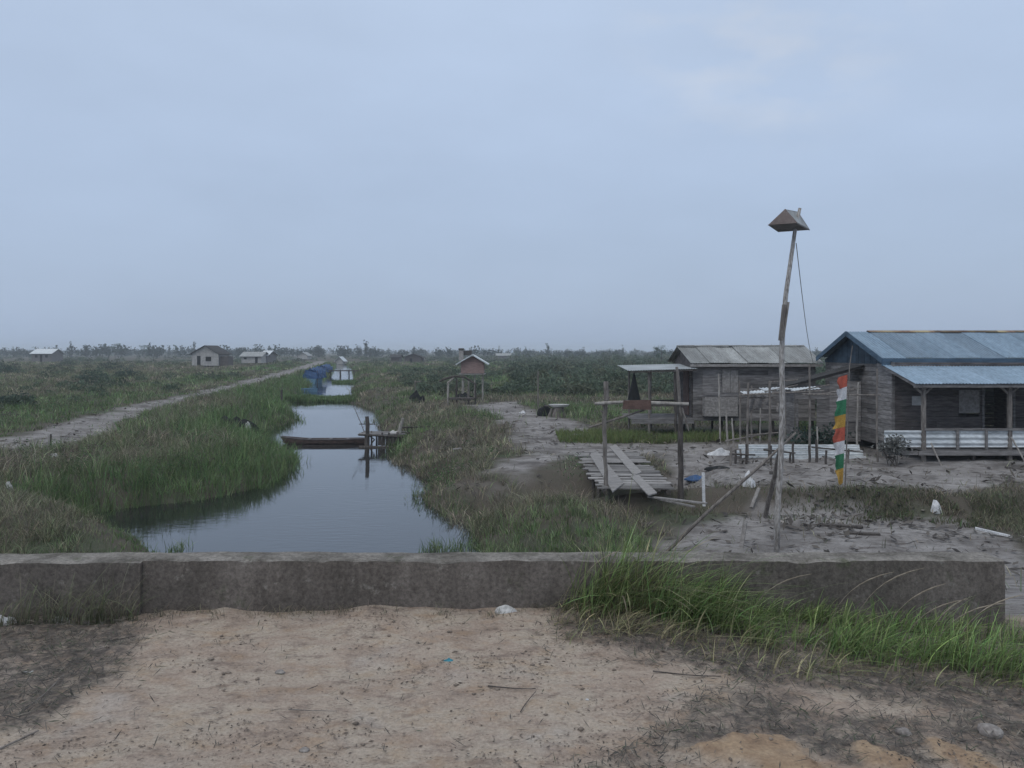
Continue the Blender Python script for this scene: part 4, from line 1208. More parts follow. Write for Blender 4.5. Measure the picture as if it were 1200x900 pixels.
def deck():
    t = thing('plank_deck', 'sloping deck of grey cross boards bridging the ditch below the gate frame', 'footbridge', (3, 22.7, LAND))
    m = MB(); y = 19.25
    while y < 26.2:
        w = random.uniform(.14, .27); k = (y - 19.25) / 6.95
        x0 = 2.1 + random.uniform(-.12, .12); x1 = 3.92 + .18 * k + random.uniform(-.08, .08)
        if random.random() < .9:
            z = LAND + .12 + random.uniform(-.012, .014)
            m.box(((x0 + x1) / 2, y + w / 2, z), (x1 - x0, w - random.uniform(.02, .075), .03), Matrix.Rotation(random.uniform(-.04, .04), 3, 'Z') @ Matrix.Rotation(random.uniform(-.012, .012), 3, 'Y'), random.uniform(.5, 1.4))
        y += w
    m.part('cross_boards', 'deck', t)
    for x in (2.25, 3.75):
        m = MB(); m.stick((x, 19.2, LAND + .04), (x + .05, 26.3, LAND + .04), .06, .06, .0, 8); m.part('bearer', 'pole_dark', t)
    for y in (20.3, 21.6, 22.9):
        m = MB(); m.stick((2.2, y, hz(2.2, y) - .3), (2.2, y, LAND + .03), .05, .05, 0, 2); m.part('prop', 'pole_dark', t)


deck()
zd = LAND + .15
for pts, lab, tn in (
        (((700, 529), (690, 531), (718, 576), (731, 566)), 'loose grey plank lying lengthways on the deck, behind the left gate post', 1.05),
        (((722, 521), (714, 523), (743, 557), (752, 553)), 'loose pale plank on the deck, upper of two laid end to end', 1.15),
        (((748, 556), (739, 558), (760, 580), (770, 577)), 'loose pale plank at the near deck edge, lower of two laid end to end', 1.2)):
    q = [G(a, b, zd + .02) for a, b in pts]
    m = MB(); m.slab(q[0], q[1], q[2], q[3], .03, tn); c = (q[0] + q[2]) / 2
    m.top('loose_plank', 'deck', lab, 'plank', c, 'loose planks on the deck')
q0, q1 = G(760, 582, LAND + .08), G(828, 590, LAND + .08)
m = MB(); m.beam(q0, q1, .12, .03); m.beam(q0 + Vector((.2, -.12, -.03)), q1 + Vector((-.3, -.12, -.05)), .08, .03, .8)
m.top('edge_plank', 'deck', 'thin plank lying on the ground between the deck and the short white stick', 'plank', (q0 + q1) / 2)
g = G(825, 588, LAND + .02); m = MB(); m.beam(g + Vector((0, 0, -.1)), P(824, 554, g.y), .06, .05)
m.top('white_stick', 'plastic', 'short white upright stick at the end of the thin plank right of the gate', 'stick', g)
# crumpled blue tarp
def crumple(name, mat, c, sx, sy, sz, label, cat, seed, n=14, flatb=True):
    vs = []; fs = []
    for i in range(n + 1):
        for j in range(n + 1):
            u, v = i / n * 2 - 1, j / n * 2 - 1
            e = max(0, 1 - (u * u + v * v) * .9) ** .6
            hh = e * (.45 + .9 * float(vn(u * 2.2 + seed, v * 2.2, seed))) + .12 * float(vn(u * 6, v * 6 + seed, seed + 1)) * e
            k = 1 + .25 * (float(vn(u * 2 + 9, v * 2, seed + 2)) - .5)
            vs.append((c[0] + u * sx * k * (1 - .25 * abs(v)), c[1] + v * sy * k * (1 - .25 * abs(u)), c[2] + sz * hh - .01))
    for i in range(n):
        for j in range(n):
            a = i * (n + 1) + j; fs.append((a, a + n + 1, a + n + 2, a + 1))
    o = len(vs)
    rim = [i * (n + 1) for i in range(n + 1)] + [n * (n + 1) + j for j in range(1, n + 1)] + [i * (n + 1) + n for i in range(n - 1, -1, -1)] + [j for j in range(n - 1, 0, -1)]
    vs += [(vs[i][0], vs[i][1], c[2] - .04) for i in rim]
    fs += [(rim[k], rim[(k + 1) % len(rim)], o + (k + 1) % len(rim), o + k) for k in range(len(rim))] + [tuple(o + k for k in range(len(rim)))]
    m = MB(); m.add(vs, fs); return m.top(name, mat, label, cat, c)


def gp(px, py, z=LAND):
    g = G(px, py, z); g.z = hz(g.x, g.y); return g


crumple('tarp_scrap', 'tarp', gp(817, 550), .38, .22, .11, 'crumpled dark blue tarp scrap on the sand right of the gate post', 'tarp', 3)
crumple('dark_rags', 'dark', gp(840, 549), .4, .18, .07, 'flat heap of blackish scraps beside the blue tarp scrap', 'rubbish', 5)
crumple('white_sack', 'plastic', gp(878, 586, -1.95), .17, .16, .30, 'standing crumpled white sack on the yard edge, left of the tall leaning pole', 'sack', 8)
crumple('white_bag', 'plastic', gp(1097, 596, -1.85), .12, .11, .26, 'crumpled white plastic bag stuck in the dark weeds at the right', 'bag', 12)
crumple('debris_heap', 'dark', gp(275, 505, -1.9), 1.1, .6, .62, 'dark heap among the tall grass of the left bank near the canoe', 'heap', 15)
crumple('pale_bundle', 'paper', gp(285, 500, -1.7) + Vector((.3, -.3, .30)), .15, .14, .30, 'pale bundle lying on top of the dark heap on the left bank', 'bundle', 17)
for px, py, L, a, lab in ((868, 642, .55, 70, 'short pale plank end sticking up from the sand left of the leaning pole'),):
    g = gp(px, py, -2.02); m = MB(); m.beam(g + Vector((0, 0, -.1)), g + Vector((.12, .1, .5)), .09, .025)
    m.top('plank_stub', 'plank_pale', lab, 'plank', g)
g = gp(1165, 622, -1.9); m = MB(); m.beam(g + Vector((-.28, .2, .12)), g + Vector((.28, -.15, .02)), .07, .04)
m.top('white_lath', 'plastic', 'short white lath lying tilted in the weeds near the end of the parapet', 'stick', g)
g = gp(885, 596, -1.95); m = MB(); m.beam(g + Vector((.12, .1, .38)), g + Vector((-.12, -.1, -.05)), .08, .03)
m.top('tilted_plank', 'plank_pale', 'short tilted grey plank between the white sack and the leaning pole', 'plank', g)
for px, py, w, lab in ((985, 617, .9, 'dark rotten board flat on the sandy track, farther of two'), (1010, 626, .7, 'dark rotten board flat on the sandy track, nearer of two'), ):
    g = gp(px, py, -2.02); m = MB(); m.box(g + Vector((0, 0, .03)), (w, .14, .04), Matrix.Rotation(-.25, 3, 'Z')); m.top('rotten_board', 'pole_dark', lab, 'board', g, 'dark boards on the sandy track')

# ------------------------------------------------------------------ tall pole with roofed box
def tall_pole():
    Y = 15.0; g = P(910, 650, Y); g.z = hz(g.x, Y)
    t = thing('leaning_pole', 'tall crooked leaning pole carrying a small tent shaped box at its top', 'pole', g)
    m = MB()
    pts = [g + Vector((0, 0, -.3)), P(911, 600, Y), P(915, 540, Y), P(917, 470, Y), P(916, 420, Y), P(917.5, 384, Y), P(921, 345, Y), P(926, 310, Y), P(932, 268, Y), P(937.5, 244, Y)]
    m.tube(pts, [.056, .054, .052, .05, .05, .047, .044, .04, .035, .03], 9); m.part('pole', 'pole_grey', t, smooth=True)
    m = MB(); m.beam(P(914.5, 399, Y - .09), P(919, 357, Y - .08), .08, .05); m.beam(P(918, 395, Y - .12), P(924, 354, Y - .1), .035, .03); m.part('splice_board', 'pole', t)
    m = MB(); m.stick(P(897, 606, Y + 1.2), P(916, 520, Y + .08), .05, .04, .02, 5); m.part('support_stick', 'pole', t)
    # tent-shaped box: triangular front, sloping sides, underside
    A = P(900, 264, Y - .30); B = P(920, 245, Y - .26); Cc = P(934.5, 261.5, Y - .36)
    D = P(912, 272, Y + .16); E = P(949, 269.5, Y + .05); T2 = P(935, 248, Y + .20)
    m = MB()
    def tri(p, q, r, th, tn):
        n = (q - p).cross(r - p).normalized() * th
        m.add([p, q, r, p - n, q - n, r - n], [(0, 1, 2), (5, 4, 3), (0, 3, 4, 1), (1, 4, 5, 2), (2, 5, 3, 0)], tn)
    tri(A, B, Cc, .015, 1.0); fr = m.part('front_panel', 'box_board', t, 'brownish triangular front of the box')
    m = MB(); m.slab(B, Cc, E, T2, .015, 1.); m.part('box_roof', 'zinc_grey', t)
    m = MB(); m.slab(B, T2, D + Vector((0, 0, .02)), A, .015, 1.); m.part('box_roof', 'zinc_grey', t)
    m = MB(); m.slab(A, D, E, Cc, .015, 1.); tri(D, T2, E, .012, 1.); m.part('underside', 'plank', t)


tall_pole()
m = MB(); p = P(933, 285, 15.0); q = P(953, 425, 27.5)
pts = [p.lerp(q, k / 10) + Vector((0, 0, -.35 * math.sin(math.pi * k / 10))) for k in range(11)]
m.tube(pts, .0075, 4); m.top('guy_line', 'rope', 'thin slack line running from the top of the leaning pole to the plank house behind', 'rope', p)
g = gp(777, 645, -2.02); m = MB(); m.tube([g + Vector((0, 0, -.1)), g.lerp(P(933, 507, 15.1), .35) + Vector((0, 0, -.02)), g.lerp(P(933, 507, 15.1), .7) + Vector((0, 0, -.03)), P(933, 507, 15.12)], [.035, .033, .028, .02], 7)
m.top('slanting_pole', 'pole', 'long thin pole slanting from the ground up against the tall leaning pole', 'pole', g, smooth=True)

# ------------------------------------------------------------------ banner
def banner():
    Y = 19.8; base = P(990, 572, Y); base.z = hz(base.x, Y)
    t = thing('banner', 'tall narrow banner of red, white, green and yellow cloth panels on a thin pole', 'flag', base)
    m = MB(); m.tube([base + Vector((0, 0, -.15)), P(993, 500, Y), P(995.5, 430, Y), P(999, 405, Y)], [.018, .014, .012, .008], 6); m.part('flagpole', 'pole', t)
    def edge_x(y): return 993.5 + (y - 430) * (-5.5 / 130)
    lev = [(439, 'red'), (453, 'white'), (467.5, 'green'), (485, 'yellow'), (500, 'red'), (516, 'white'), (531, 'green'), (548, 'yellow'), (566, None)]
    wid = [11.5, 11, 12, 12, 12.5, 12, 11.5, 9, 4]
    for (y0, k), (y1, _), w0, w1 in zip(lev[:-1], lev[1:], wid[:-1], wid[1:]):
        m = MB(); nx, ny = 7, 7; vs = []; fs = []
        for j in range(ny + 1):
            v = j / ny; y = y0 + (y1 - y0) * v; w = w0 + (w1 - w0) * v
            for i in range(nx + 1):
                u = i / nx
                jag = 1 + .10 * math.sin(j * .9 + y0) * u + .13 * math.sin(y0 * 1.7) * v * u
                sag = 3.2 * u * (1 if v > .0 else 1)
                vs.append(P(edge_x(y) - u * w * jag, y + sag, Y + (.05 * math.sin(u * 5 + y * .10) + .03 * math.sin(u * 9 - y * .23)) * u))
        for j in range(ny):
            for i in range(nx):
                a = j * (nx + 1) + i; fs.append((a, a + 1, a + nx + 2, a + nx + 1))
        n0 = len(vs); vs2 = [p + Vector((0, .004, 0)) for p in vs]
        m.add(vs + vs2, fs + [tuple(n0 + q for q in reversed(f)) for f in fs]); m.part('cloth_panel', 'flag_' + k, t, k + ' panel of the banner', smooth=True)


banner()

# ------------------------------------------------------------------ bamboo rack, fence, white sheets
def rack():
    t = thing('bamboo_rack', 'tall open rack of thin poles in front of the grey roofed house', 'rack', G(900, 536, LAND))
    Yn, Yf = 25.2, 28.0
    for px, y0, y1, Y, r, mt in ((902, 536, 447, Yn, .05, 'pole'), (949, 536, 429, Yn, .04, 'pole'), (876, 540, 449, Yn, .04, 'pole'), (868, 533, 446, 26.2, .035, 'pole'), (882, 532, 452, Yf, .035, 'pole'),
                             (890, 530, 460, Yf, .03, 'pole_pale'), (958, 530, 500, Yn, .03, 'pole_pale'), (920, 530, 457, Yf, .035, 'pole_pale'), (1005, 541, 448, 26.0, .035, 'pole_pale'), (1029, 546, 432, 24.7, .035, 'pole')):
        b = P(px, y0, Y); m = MB(); m.stick((b.x, Y, hz(b.x, Y) - .2), P(px + random.uniform(-2, 2), y1, Y), r, r * .8, .02, 7); m.part('post', mt, t)
    for a, b, Y, r in (((868, 463), (965, 458), Yn, .03), ((872, 458), (962, 456), Yf, .03), ((866, 466), (906, 466), 25.6, .025), ((940, 462), (1032, 463), 25.1, .028), ((896, 459), (935, 451), 25.3, .02), ((930, 459), (972, 451), 25.4, .02), ((960, 462), (1008, 455), 26, .022), ((900, 448), (935, 445), 25.8, .02), ((877, 510), (912, 507), 25.2, .025), ((850, 517), (905, 507), 25.4, .03)):
        m = MB(); m.stick(P(*a, Y), P(*b, Y), r, r * .85, .03, 6); m.part('crossbar', 'pole', t)
    m = MB(); m.stick(P(902, 447, Yn), P(902, 447, Yf), .03); m.stick(P(949, 440, Yn), P(949, 445, Yf), .03); m.stick(P(876, 458, Yn), P(884, 456, Yf), .03); m.part('side_bar', 'pole', t)


rack()
for a, b, Y, d, lab in (((872, 461.5), (905, 459.5), 25.3, .45, 'whitish sheet lying on top of the bamboo rack, leftmost of three'), ((896, 457.5), (928, 456), 25.6, .6, 'bright white sheet lying on the bamboo rack behind the leaning pole'), ((928, 458), (962, 455.5), 25.5, .5, 'bluish white sheet lying on the bamboo rack, rightmost of three')):
    p, q = P(*a, Y), P(*b, Y); m = MB(); up = Vector((0, d, .05))
    m.corr(p, q, q + up, p + up, .11, .012, random.uniform(.75, .95)); m.top('rack_sheet', 'zinc_white', lab, 'roofing sheet', (p + q) / 2, 'white sheets on the bamboo rack')
# hanging cloths in the rack's shade
for px, py, w, h, mt, lab in ((893, 470, 20, 14, 'plank', 'grey cloth hanging under the left part of the bamboo rack'), (882, 474, 15, 13, 'plank', 'dull grey cloth hanging lower at the left end of the bamboo rack'), (914, 477, 9, 9, 'plank_pale', 'small pale cloth hanging beside the tall leaning pole')):
    Y = 27.2; m = MB(); nx = 8; vs = []; fs = []
    for j in range(6):
        for i in range(nx + 1):
            u = i / nx; v = j / 5
            vs.append(P(px + (u - .5) * w * (1 - .12 * v), py + (v - .5) * h + 2 * math.sin(u * 6) * v, Y + .05 * math.sin(u * 11 + v * 3)))
    fs = [(j * (nx + 1) + i, j * (nx + 1) + i + 1, (j + 1) * (nx + 1) + i + 1, (j + 1) * (nx + 1) + i) for j in range(5) for i in range(nx)]
    n0 = len(vs); m.add(vs + [p + Vector((0, .006, 0)) for p in vs], fs + [tuple(n0 + q for q in reversed(f)) for f in fs])
    m.top('hanging_laundry', mt, lab, 'cloth', P(px, py, Y), 'cloths hanging under the bamboo rack')


def stake_fence():
    t = thing('stake_fence', 'broken low fence of dark stakes and a thin rail before the white sheets', 'fence', G(925, 545, LAND))
    Y = 24.4
    for px, y1, mt in ((874, 520, 'pole_dark'), (868, 526, 'pole'), (926, 531, 'pole_dark'), (930, 519, 'pole_dark'), (949, 522, 'pole_dark'), (957, 515, 'pole_dark'), (968, 528, 'pole_dark'), (981, 524, 'pole_dark'), (994, 526, 'pole'), (903, 522, 'pole_dark'), (856, 524, 'pole'), (862, 527, 'pole_dark')):
        b = P(px, 545, Y + random.uniform(-.2, .2)); m = MB(); m.stick((b.x, b.y, hz(b.x, b.y) - .15), P(px + random.uniform(-1, 1), y1, b.y), .04, .032, .02, 4); m.part('stake', mt, t)
    m = MB(); m.stick(P(951, 524, Y), P(1012, 530, Y), .025, .02, .03, 6); m.stick(P(895, 527, Y), P(932, 531, Y), .035, .025, .03, 6); m.stick(P(855, 532, Y), P(885, 533, Y), .03, .025, .03, 4); m.part('rail', 'pole_dark', t)


stake_fence()
for k, (x0, x1, Y, z0, z1, lab) in enumerate((
        (866, 1008, 25.9, 521.2, 527.2, 'long white corrugated sheet leaning behind the stake fence, topmost of three'),
        (863, 1012, 25.7, 528.2, 534.2, 'long white corrugated sheet behind the stake fence, middle of three'),
        (868, 1016, 25.5, 535.2, 541, 'long white corrugated sheet on the ground behind the stake fence, lowest of three'))):
    p = P(x0, z1, Y); q = P(x1, z1, Y); up = Vector((0, .09, (z1 - z0) / F * Y))
    m = MB(); m.corr(p, p + up, q + up, q, .085, .012, (1, .96, 1.0)[k], 8); m.top('white_sheet', 'zinc_white', lab, 'roofing sheet', (p + q) / 2, 'white corrugated sheets behind the stake fence')
crumple('white_roll', 'plastic', gp(844, 533), .4, .2, .22, 'small white roll of plastic left of the stake fence', 'plastic roll', 22)
# thin lone poles in front of the house
for px, y0, y1, Y, lab in ((844, 520, 438, 29.5, 'tall thin pole before the pale board box of the grey roofed house'), (853.5, 521, 480, 29.0, 'short thin stake right of the tall pole before the board box'), (860, 520, 490, 28.6, 'shortest thin stake right of the board box'),):
    b = P(px, y0, Y); m = MB(); g = hz(b.x, Y); m.stick((b.x, Y, g - .2), P(px - 2, y1, Y), .04, .03, .02, 6); m.top('thin_pole', 'pole_pale', lab, 'pole', (b.x, Y, g), 'thin poles before the grey roofed house')
for a, b, Y, lab in (((1091, 519), (1103, 545), 24.2, 'white stick leaning on the porch edge, between the first two porch posts'), ((1185, 512), (1203, 546), 24.2, 'grey stick leaning on the porch edge at the second porch post')):
    p, q = P(*a, Y), P(*b, Y - .2); q.z = hz(q.x, q.y); m = MB(); m.stick(p, q, .025, .025, .01, 3); m.top('leaning_stick', 'pole_pale', lab, 'stick', q, 'sticks leaning on the porch')
# grey leafy plant at the porch corner
n = 520
g = P(1047, 528, 24.1); g.z = hz(g.x, g.y)
pp = rng.normal(size=(n, 3)) * .42 * np.array([.5, .25, .33]) + np.array([0, 0, .62])
v, cc = leaf_quads(pp, .06, np.array([[.17, .175, .165]]) * rng.uniform(.5, 1.4, (n, 1)), .1, .5)
t = thing('grey_plant', 'grey leafy plant growing at the left corner of the blue house porch', 'plant', g)
o = bpy.data.objects.new('foliage', quads_mesh('foliage', v, cc)); C.objects.link(o); o.parent = t
m = MB()
for k in range(6): m.stick(g + Vector((random.uniform(-.15, .15), 0, -.1)), g + Vector((random.uniform(-.4, .4), random.uniform(-.1, .1), .6)), .015, .008)
m.part('stem', 'pole_dark', t)
# dark green plant under the lean-to
n = 500
g = P(962, 520, 27.4); g.z = hz(g.x, g.y)
pp = rng.normal(size=(n, 3)) * .42 * np.array([1.1, .4, .45]) + np.array([-.2, 0, .45])
v, cc = leaf_quads(pp, .08, DARKG * rng.uniform(.6, 1.3, (n, 1)), .1, .5)
t = thing('dark_shrub', 'dark green shrub growing before the lean-to, behind the white sheets', 'shrub', g)
o = bpy.data.objects.new('foliage', quads_mesh('foliage', v, cc)); C.objects.link(o); o.parent = t
m = MB()
for k in range(6): m.stick(g + Vector((random.uniform(-.15, .15), 0, -.1)), g + Vector((random.uniform(-.6, .4), random.uniform(-.1, .1), .6)), .015, .008)
m.part('stem', 'pole_dark', t)

# ------------------------------------------------------------------ canoe, jetty, canal things
def canoe():
    Y = 36.6; L = 3.9; a = P(332, 516, Y); t = thing('canoe', 'long narrow wooden canoe lying across the canal with its tail at the jetty', 'canoe', ((P(382, 0, Y)).x, Y, WATER))
    m = MB(); n = 20; rings = []
    for i in range(n + 1):
        u = i / n; x = a.x + u * L
        w = .30 * (math.sin(math.pi * (.08 + .84 * u)) ** .6); sheer = .20 + .12 * max(0, 1 - u * 3.2) ** 1.5 + .03 * max(0, u * 3 - 2)
        bot = -.10 + .14 * max(0, 1 - u * 7) ** 1.2
        y = Y + .10 * u
        rings.append([(x - .10 * max(0, 1 - u * 8), y - w, WATER + sheer), (x, y - w * .92, WATER + (sheer + bot) * .45), (x, y - w * .55, WATER + bot), (x, y + w * .55, WATER + bot), (x, y + w * .92, WATER + (sheer + bot) * .45), (x - .10 * max(0, 1 - u * 8), y + w, WATER + sheer),
                      (x, y + w * .84, WATER + sheer - .01), (x, y + w * .5, WATER + bot + .04), (x, y - w * .5, WATER + bot + .04), (x, y - w * .84, WATER + sheer - .01)])
    vs = [p for r in rings for p in r]; k = 10
    fs = [(i * k + j, (i + 1) * k + j, (i + 1) * k + (j + 1) % k, i * k + (j + 1) % k) for i in range(n) for j in range(k)] + [tuple(range(k)), tuple(n * k + j for j in range(k))]
    m.add(vs, fs); m.part('hull', 'hull', t)
    for s, key in ((-1, 0), (1, 5)):
        m = MB(); m.tube([Vector(r[key]) + Vector((0, 0, .012)) for r in rings], .022, 6); m.part('gunwale', 'hull_top', t)
    for u in (.3, .55, .78):
        m = MB(); i = int(u * n); m.beam(Vector(rings[i][0]), Vector(rings[i][5]), .12, .03); m.part('thwart', 'hull_top', t)


canoe()


def jetty():
    Y = 35.2; t = thing('jetty', 'small rickety pole jetty with a dark board side at the right bank', 'jetty', P(445, 524, Y))
    for px, y1, r, mt, yy in ((430, 488, .11, 'pole_dark', Y), (436, 505, .05, 'pole', Y + .5), (447, 507, .05, 'pole_dark', Y), (456, 507, .05, 'pole_dark', Y), (466, 506, .05, 'pole', Y), (441, 507, .05, 'pole', Y + 1.1), (463, 507, .05, 'pole', Y + 1.1), (428, 505, .05, 'pole', Y + 1.1)):
        b = P(px, 520, yy); m = MB(); m.stick((b.x, yy, -3.2), P(px + random.uniform(-1, 1), y1, yy), r, r * .8, .02, 6); m.part('post', mt, t)
    m = MB()
    for k in range(9): m.box((P(447, 0, Y).x, Y + .05 + k * .14, H - (509 - HZ) / F * Y + .003 * (k % 2)), (2.0 + random.uniform(-.15, .2), .13, .03), None, random.uniform(.7, 1.2))
    m.part('deck', 'plank', t)
    m = MB(); m.stick(P(420, 509.5, Y - .06), P(474, 512, Y - .06), .045, .04, .01, 5); m.stick(P(421, 524, Y - .1), P(464, 524.5, Y - .1), .07, .06, .01, 5); m.stick(P(421, 497, Y), P(440, 497, Y), .022, .02, .02, 3); m.part('beam', 'pole_dark', t)
    m = MB(); m.stick(P(433, 511, Y), P(439, 515, Y), .03); m.stick(P(439, 515, Y), P(434, 522, Y), .03); m.part('brace', 'pole_dark', t)
    m = MB(); c = P(456, 516.5, Y - .02)
    for k in range(6): m.box(c + Vector((-.42 + k * .17, .03, random.uniform(-.02, .02))), (.15, .025, .42), None, random.uniform(.6, 1.1))
    m.part('side_boards', 'pole_dark', t)
    m = MB(); m.stick(P(468, 501, Y + .4), P(504, 500, Y + .6), .04, .03, .02, 5); m.stick(P(470, 507, Y + .4), P(500, 508, Y + .6), .04, .03, .02, 5)
    for k in range(5): m.stick(P(478 + k * 5, 499, Y + .5), P(478 + k * 5, 512, Y + .5), .025)
    m.part('shore_rail', 'pole_dark', t)


jetty()
Y = 35.3
m = MB(); m.stick(P(467.5, 508, Y), P(472, 490, Y), .10, .06, .02, 5); m.top('wood_block', 'pole_pale', 'pale upright wood block standing on the shore end of the jetty', 'wood block', P(468, 508, Y))
crumple('jetty_bundle', 'paper', P(464, 508.5, 35.7), .32, .2, .14, 'low whitish bundle lying on the jetty deck', 'bundle', 31)
m = MB(); p = P(431, 514, 36.2); q = P(412.5, 472, 37.8); m.tube([P(432, 521, 36), p.lerp(q, .4), q], [.02, .017, .012], 6)
for k in range(9): c = p.lerp(q, .1 + k * .1); m.stick(c, c + Vector((random.uniform(-.08, .08), 0, random.uniform(.03, .08))), .012, .006, 0, 2)
m.top('fishing_pole', 'pole_dark', 'thin dark knotted pole slanting up from the jetty head over the water', 'pole', P(432, 521, 36))
m = MB(); g = G(500, 575, WATER); m.stick(g + Vector((.25, 0, -.15)), g + Vector((-.05, 0, .55)), .022, .01, .15, 5); m.stick(g + Vector((.05, 0, .3)), g + Vector((-.4, .1, .5)), .014, .006, .1, 4); m.stick(g + Vector((.1, 0, .2)), g + Vector((.45, 0, .6)), .014, .006, .1, 4)
m.top('dead_branch', 'pole_dark', 'dead forked branch sticking out of the water by the right bank', 'branch', g)
g = gp(330, 468, -1.9); m = MB(); m.stick(g + Vector((0, 0, -.2)), g + Vector((0, 0, 1.3)), .09, .08, .02, 4); m.top('bank_post', 'pole_dark', 'dark stump post on the left bank where the grass strip crosses the canal', 'post', g)
g = gp(59, 526, LAND); m = MB(); m.stick(g + Vector((0, 0, -.1)), g + Vector((.02, 0, .55)), .035, .03, .02, 3); m.top('path_stake', 'pole_dark', 'short dark stake standing beside the sandy path on the left', 'stake', g)
crumple('path_plastic', 'plastic', gp(63, 535), .18, .14, .10, 'white plastic scrap lying below the stake by the left path', 'plastic scrap', 41)
crumple('left_scrap', 'paper', gp(10, 575, -1.75), .10, .09, .17, 'pale scrap in the dry grass at the left edge of the picture', 'scrap', 43)


def tarp_boat(px, py, w, h, label, depth=5.0, hull='boat_blue'):
    g = G(px, py, WATER); s = g.y / F; W = w * s; Hh = h * s; D = depth
    t = thing('covered_boat', label, 'boat', g, 'blue tarpaulin boats moored along the left bank')
    m = MB(); n = 10; rings = []
    for i in range(n + 1):
        u = i / n; y = g.y + (u - .05) * D; k = math.sin(math.pi * min(1, .25 + .75 * u)) ** .5 if u > .6 else 1
        k = max(.25, k); b = .5 * W * .85 * k
        rings.append([(g.x - b, y, WATER + Hh * .32), (g.x - b * .7, y, WATER - .15), (g.x + b * .7, y, WATER - .15), (g.x + b, y, WATER + Hh * .32)])
    vs = [p for r in rings for p in r]
    m.add(vs, [(i * 4 + j, (i + 1) * 4 + j, (i + 1) * 4 + (j + 1) % 4, i * 4 + (j + 1) % 4) for i in range(n) for j in range(4)] + [(0, 1, 2, 3), tuple(n * 4 + j for j in range(4))]); m.part('hull', hull, t)
    m = MB(); n2 = 14; vs = []; fs = []; ny = 9
    for j in range(ny + 1):
        v = j / ny; y = g.y + v * D * .8
        for i in range(n2 + 1):
            a = math.pi * i / n2; r = 1 + .10 * math.sin(i * 2.1 + j * 1.7)
            vs.append((g.x - math.cos(a) * W * .52 * r, y + .1 * math.sin(i * 3.), WATER + Hh * .34 + math.sin(a) ** .7 * Hh * .68 * r * (1 - .12 * math.sin(v * 6))))
    fs = [(j * (n2 + 1) + i, j * (n2 + 1) + i + 1, (j + 1) * (n2 + 1) + i + 1, (j + 1) * (n2 + 1) + i) for j in range(ny) for i in range(n2)] + [tuple(range(n2 + 1)), tuple(ny * (n2 + 1) + i for i in range(n2 + 1))]
    m.add(vs, fs); m.part('tarp_cover', 'tarp', t)
    for sx in (-.45, .45):
        m = MB(); m.stick((g.x + sx * W, g.y + .1, WATER - .3), (g.x + sx * W, g.y + .1, WATER + Hh * .9), .05, .04, 0, 3); m.part('pole', 'pole_dark', t)


tarp_boat(364, 449.5, 17, 17, 'nearest and largest boat under a blue tarpaulin at the left bank', 6)
tarp_boat(377, 440.5, 12, 12, 'farther smaller boat under a blue tarpaulin, just right of the largest one', 6, 'hull')
g = G(361, 459, WATER); m = MB(); n = 10; rings = []
for i in range(n + 1):
    u = i / n; x = g.x - .75 + 1.7 * u; b = .5 * max(.2, math.sin(math.pi * (.12 + .8 * u))); z = .32 + .1 * abs(u - .5)
    rings.append([(x, g.y - b, WATER + z), (x, g.y - b * .7, WATER - .1), (x, g.y + b * .7, WATER - .1), (x, g.y + b, WATER + z), (x, g.y + b * .85, WATER + z), (x, g.y + b * .6, WATER), (x, g.y - b * .6, WATER), (x, g.y - b * .85, WATER + z)])
m.add([p for r in rings for p in r], [(i * 8 + j, (i + 1) * 8 + j, (i + 1) * 8 + (j + 1) % 8, i * 8 + (j + 1) % 8) for i in range(n) for j in range(8)] + [tuple(range(8)), tuple(n * 8 + j for j in range(8))])
m.top('small_boat', 'boat_blue', 'small open light blue boat in front of the tarpaulin covered boats', 'boat', g)


def far_bridge():
    Y = 140; t = thing('footbridge', 'thin pole footbridge crossing the far canal beside the blue boats', 'footbridge', P(402, 440, Y))
    m = MB(); m.box(P(402, 434.4, Y), (5.2, .7, .16)); m.part('deck', 'pole_dark', t)
    for px in (388, 399, 409, 415):
        m = MB(); b = P(px, 434, Y); m.stick((b.x, Y, -3.0), (b.x, Y, b.z + .1), .13 if px != 399 else .2, .12, 0, 3, 6); m.part('post', 'pole_dark', t)


far_bridge()

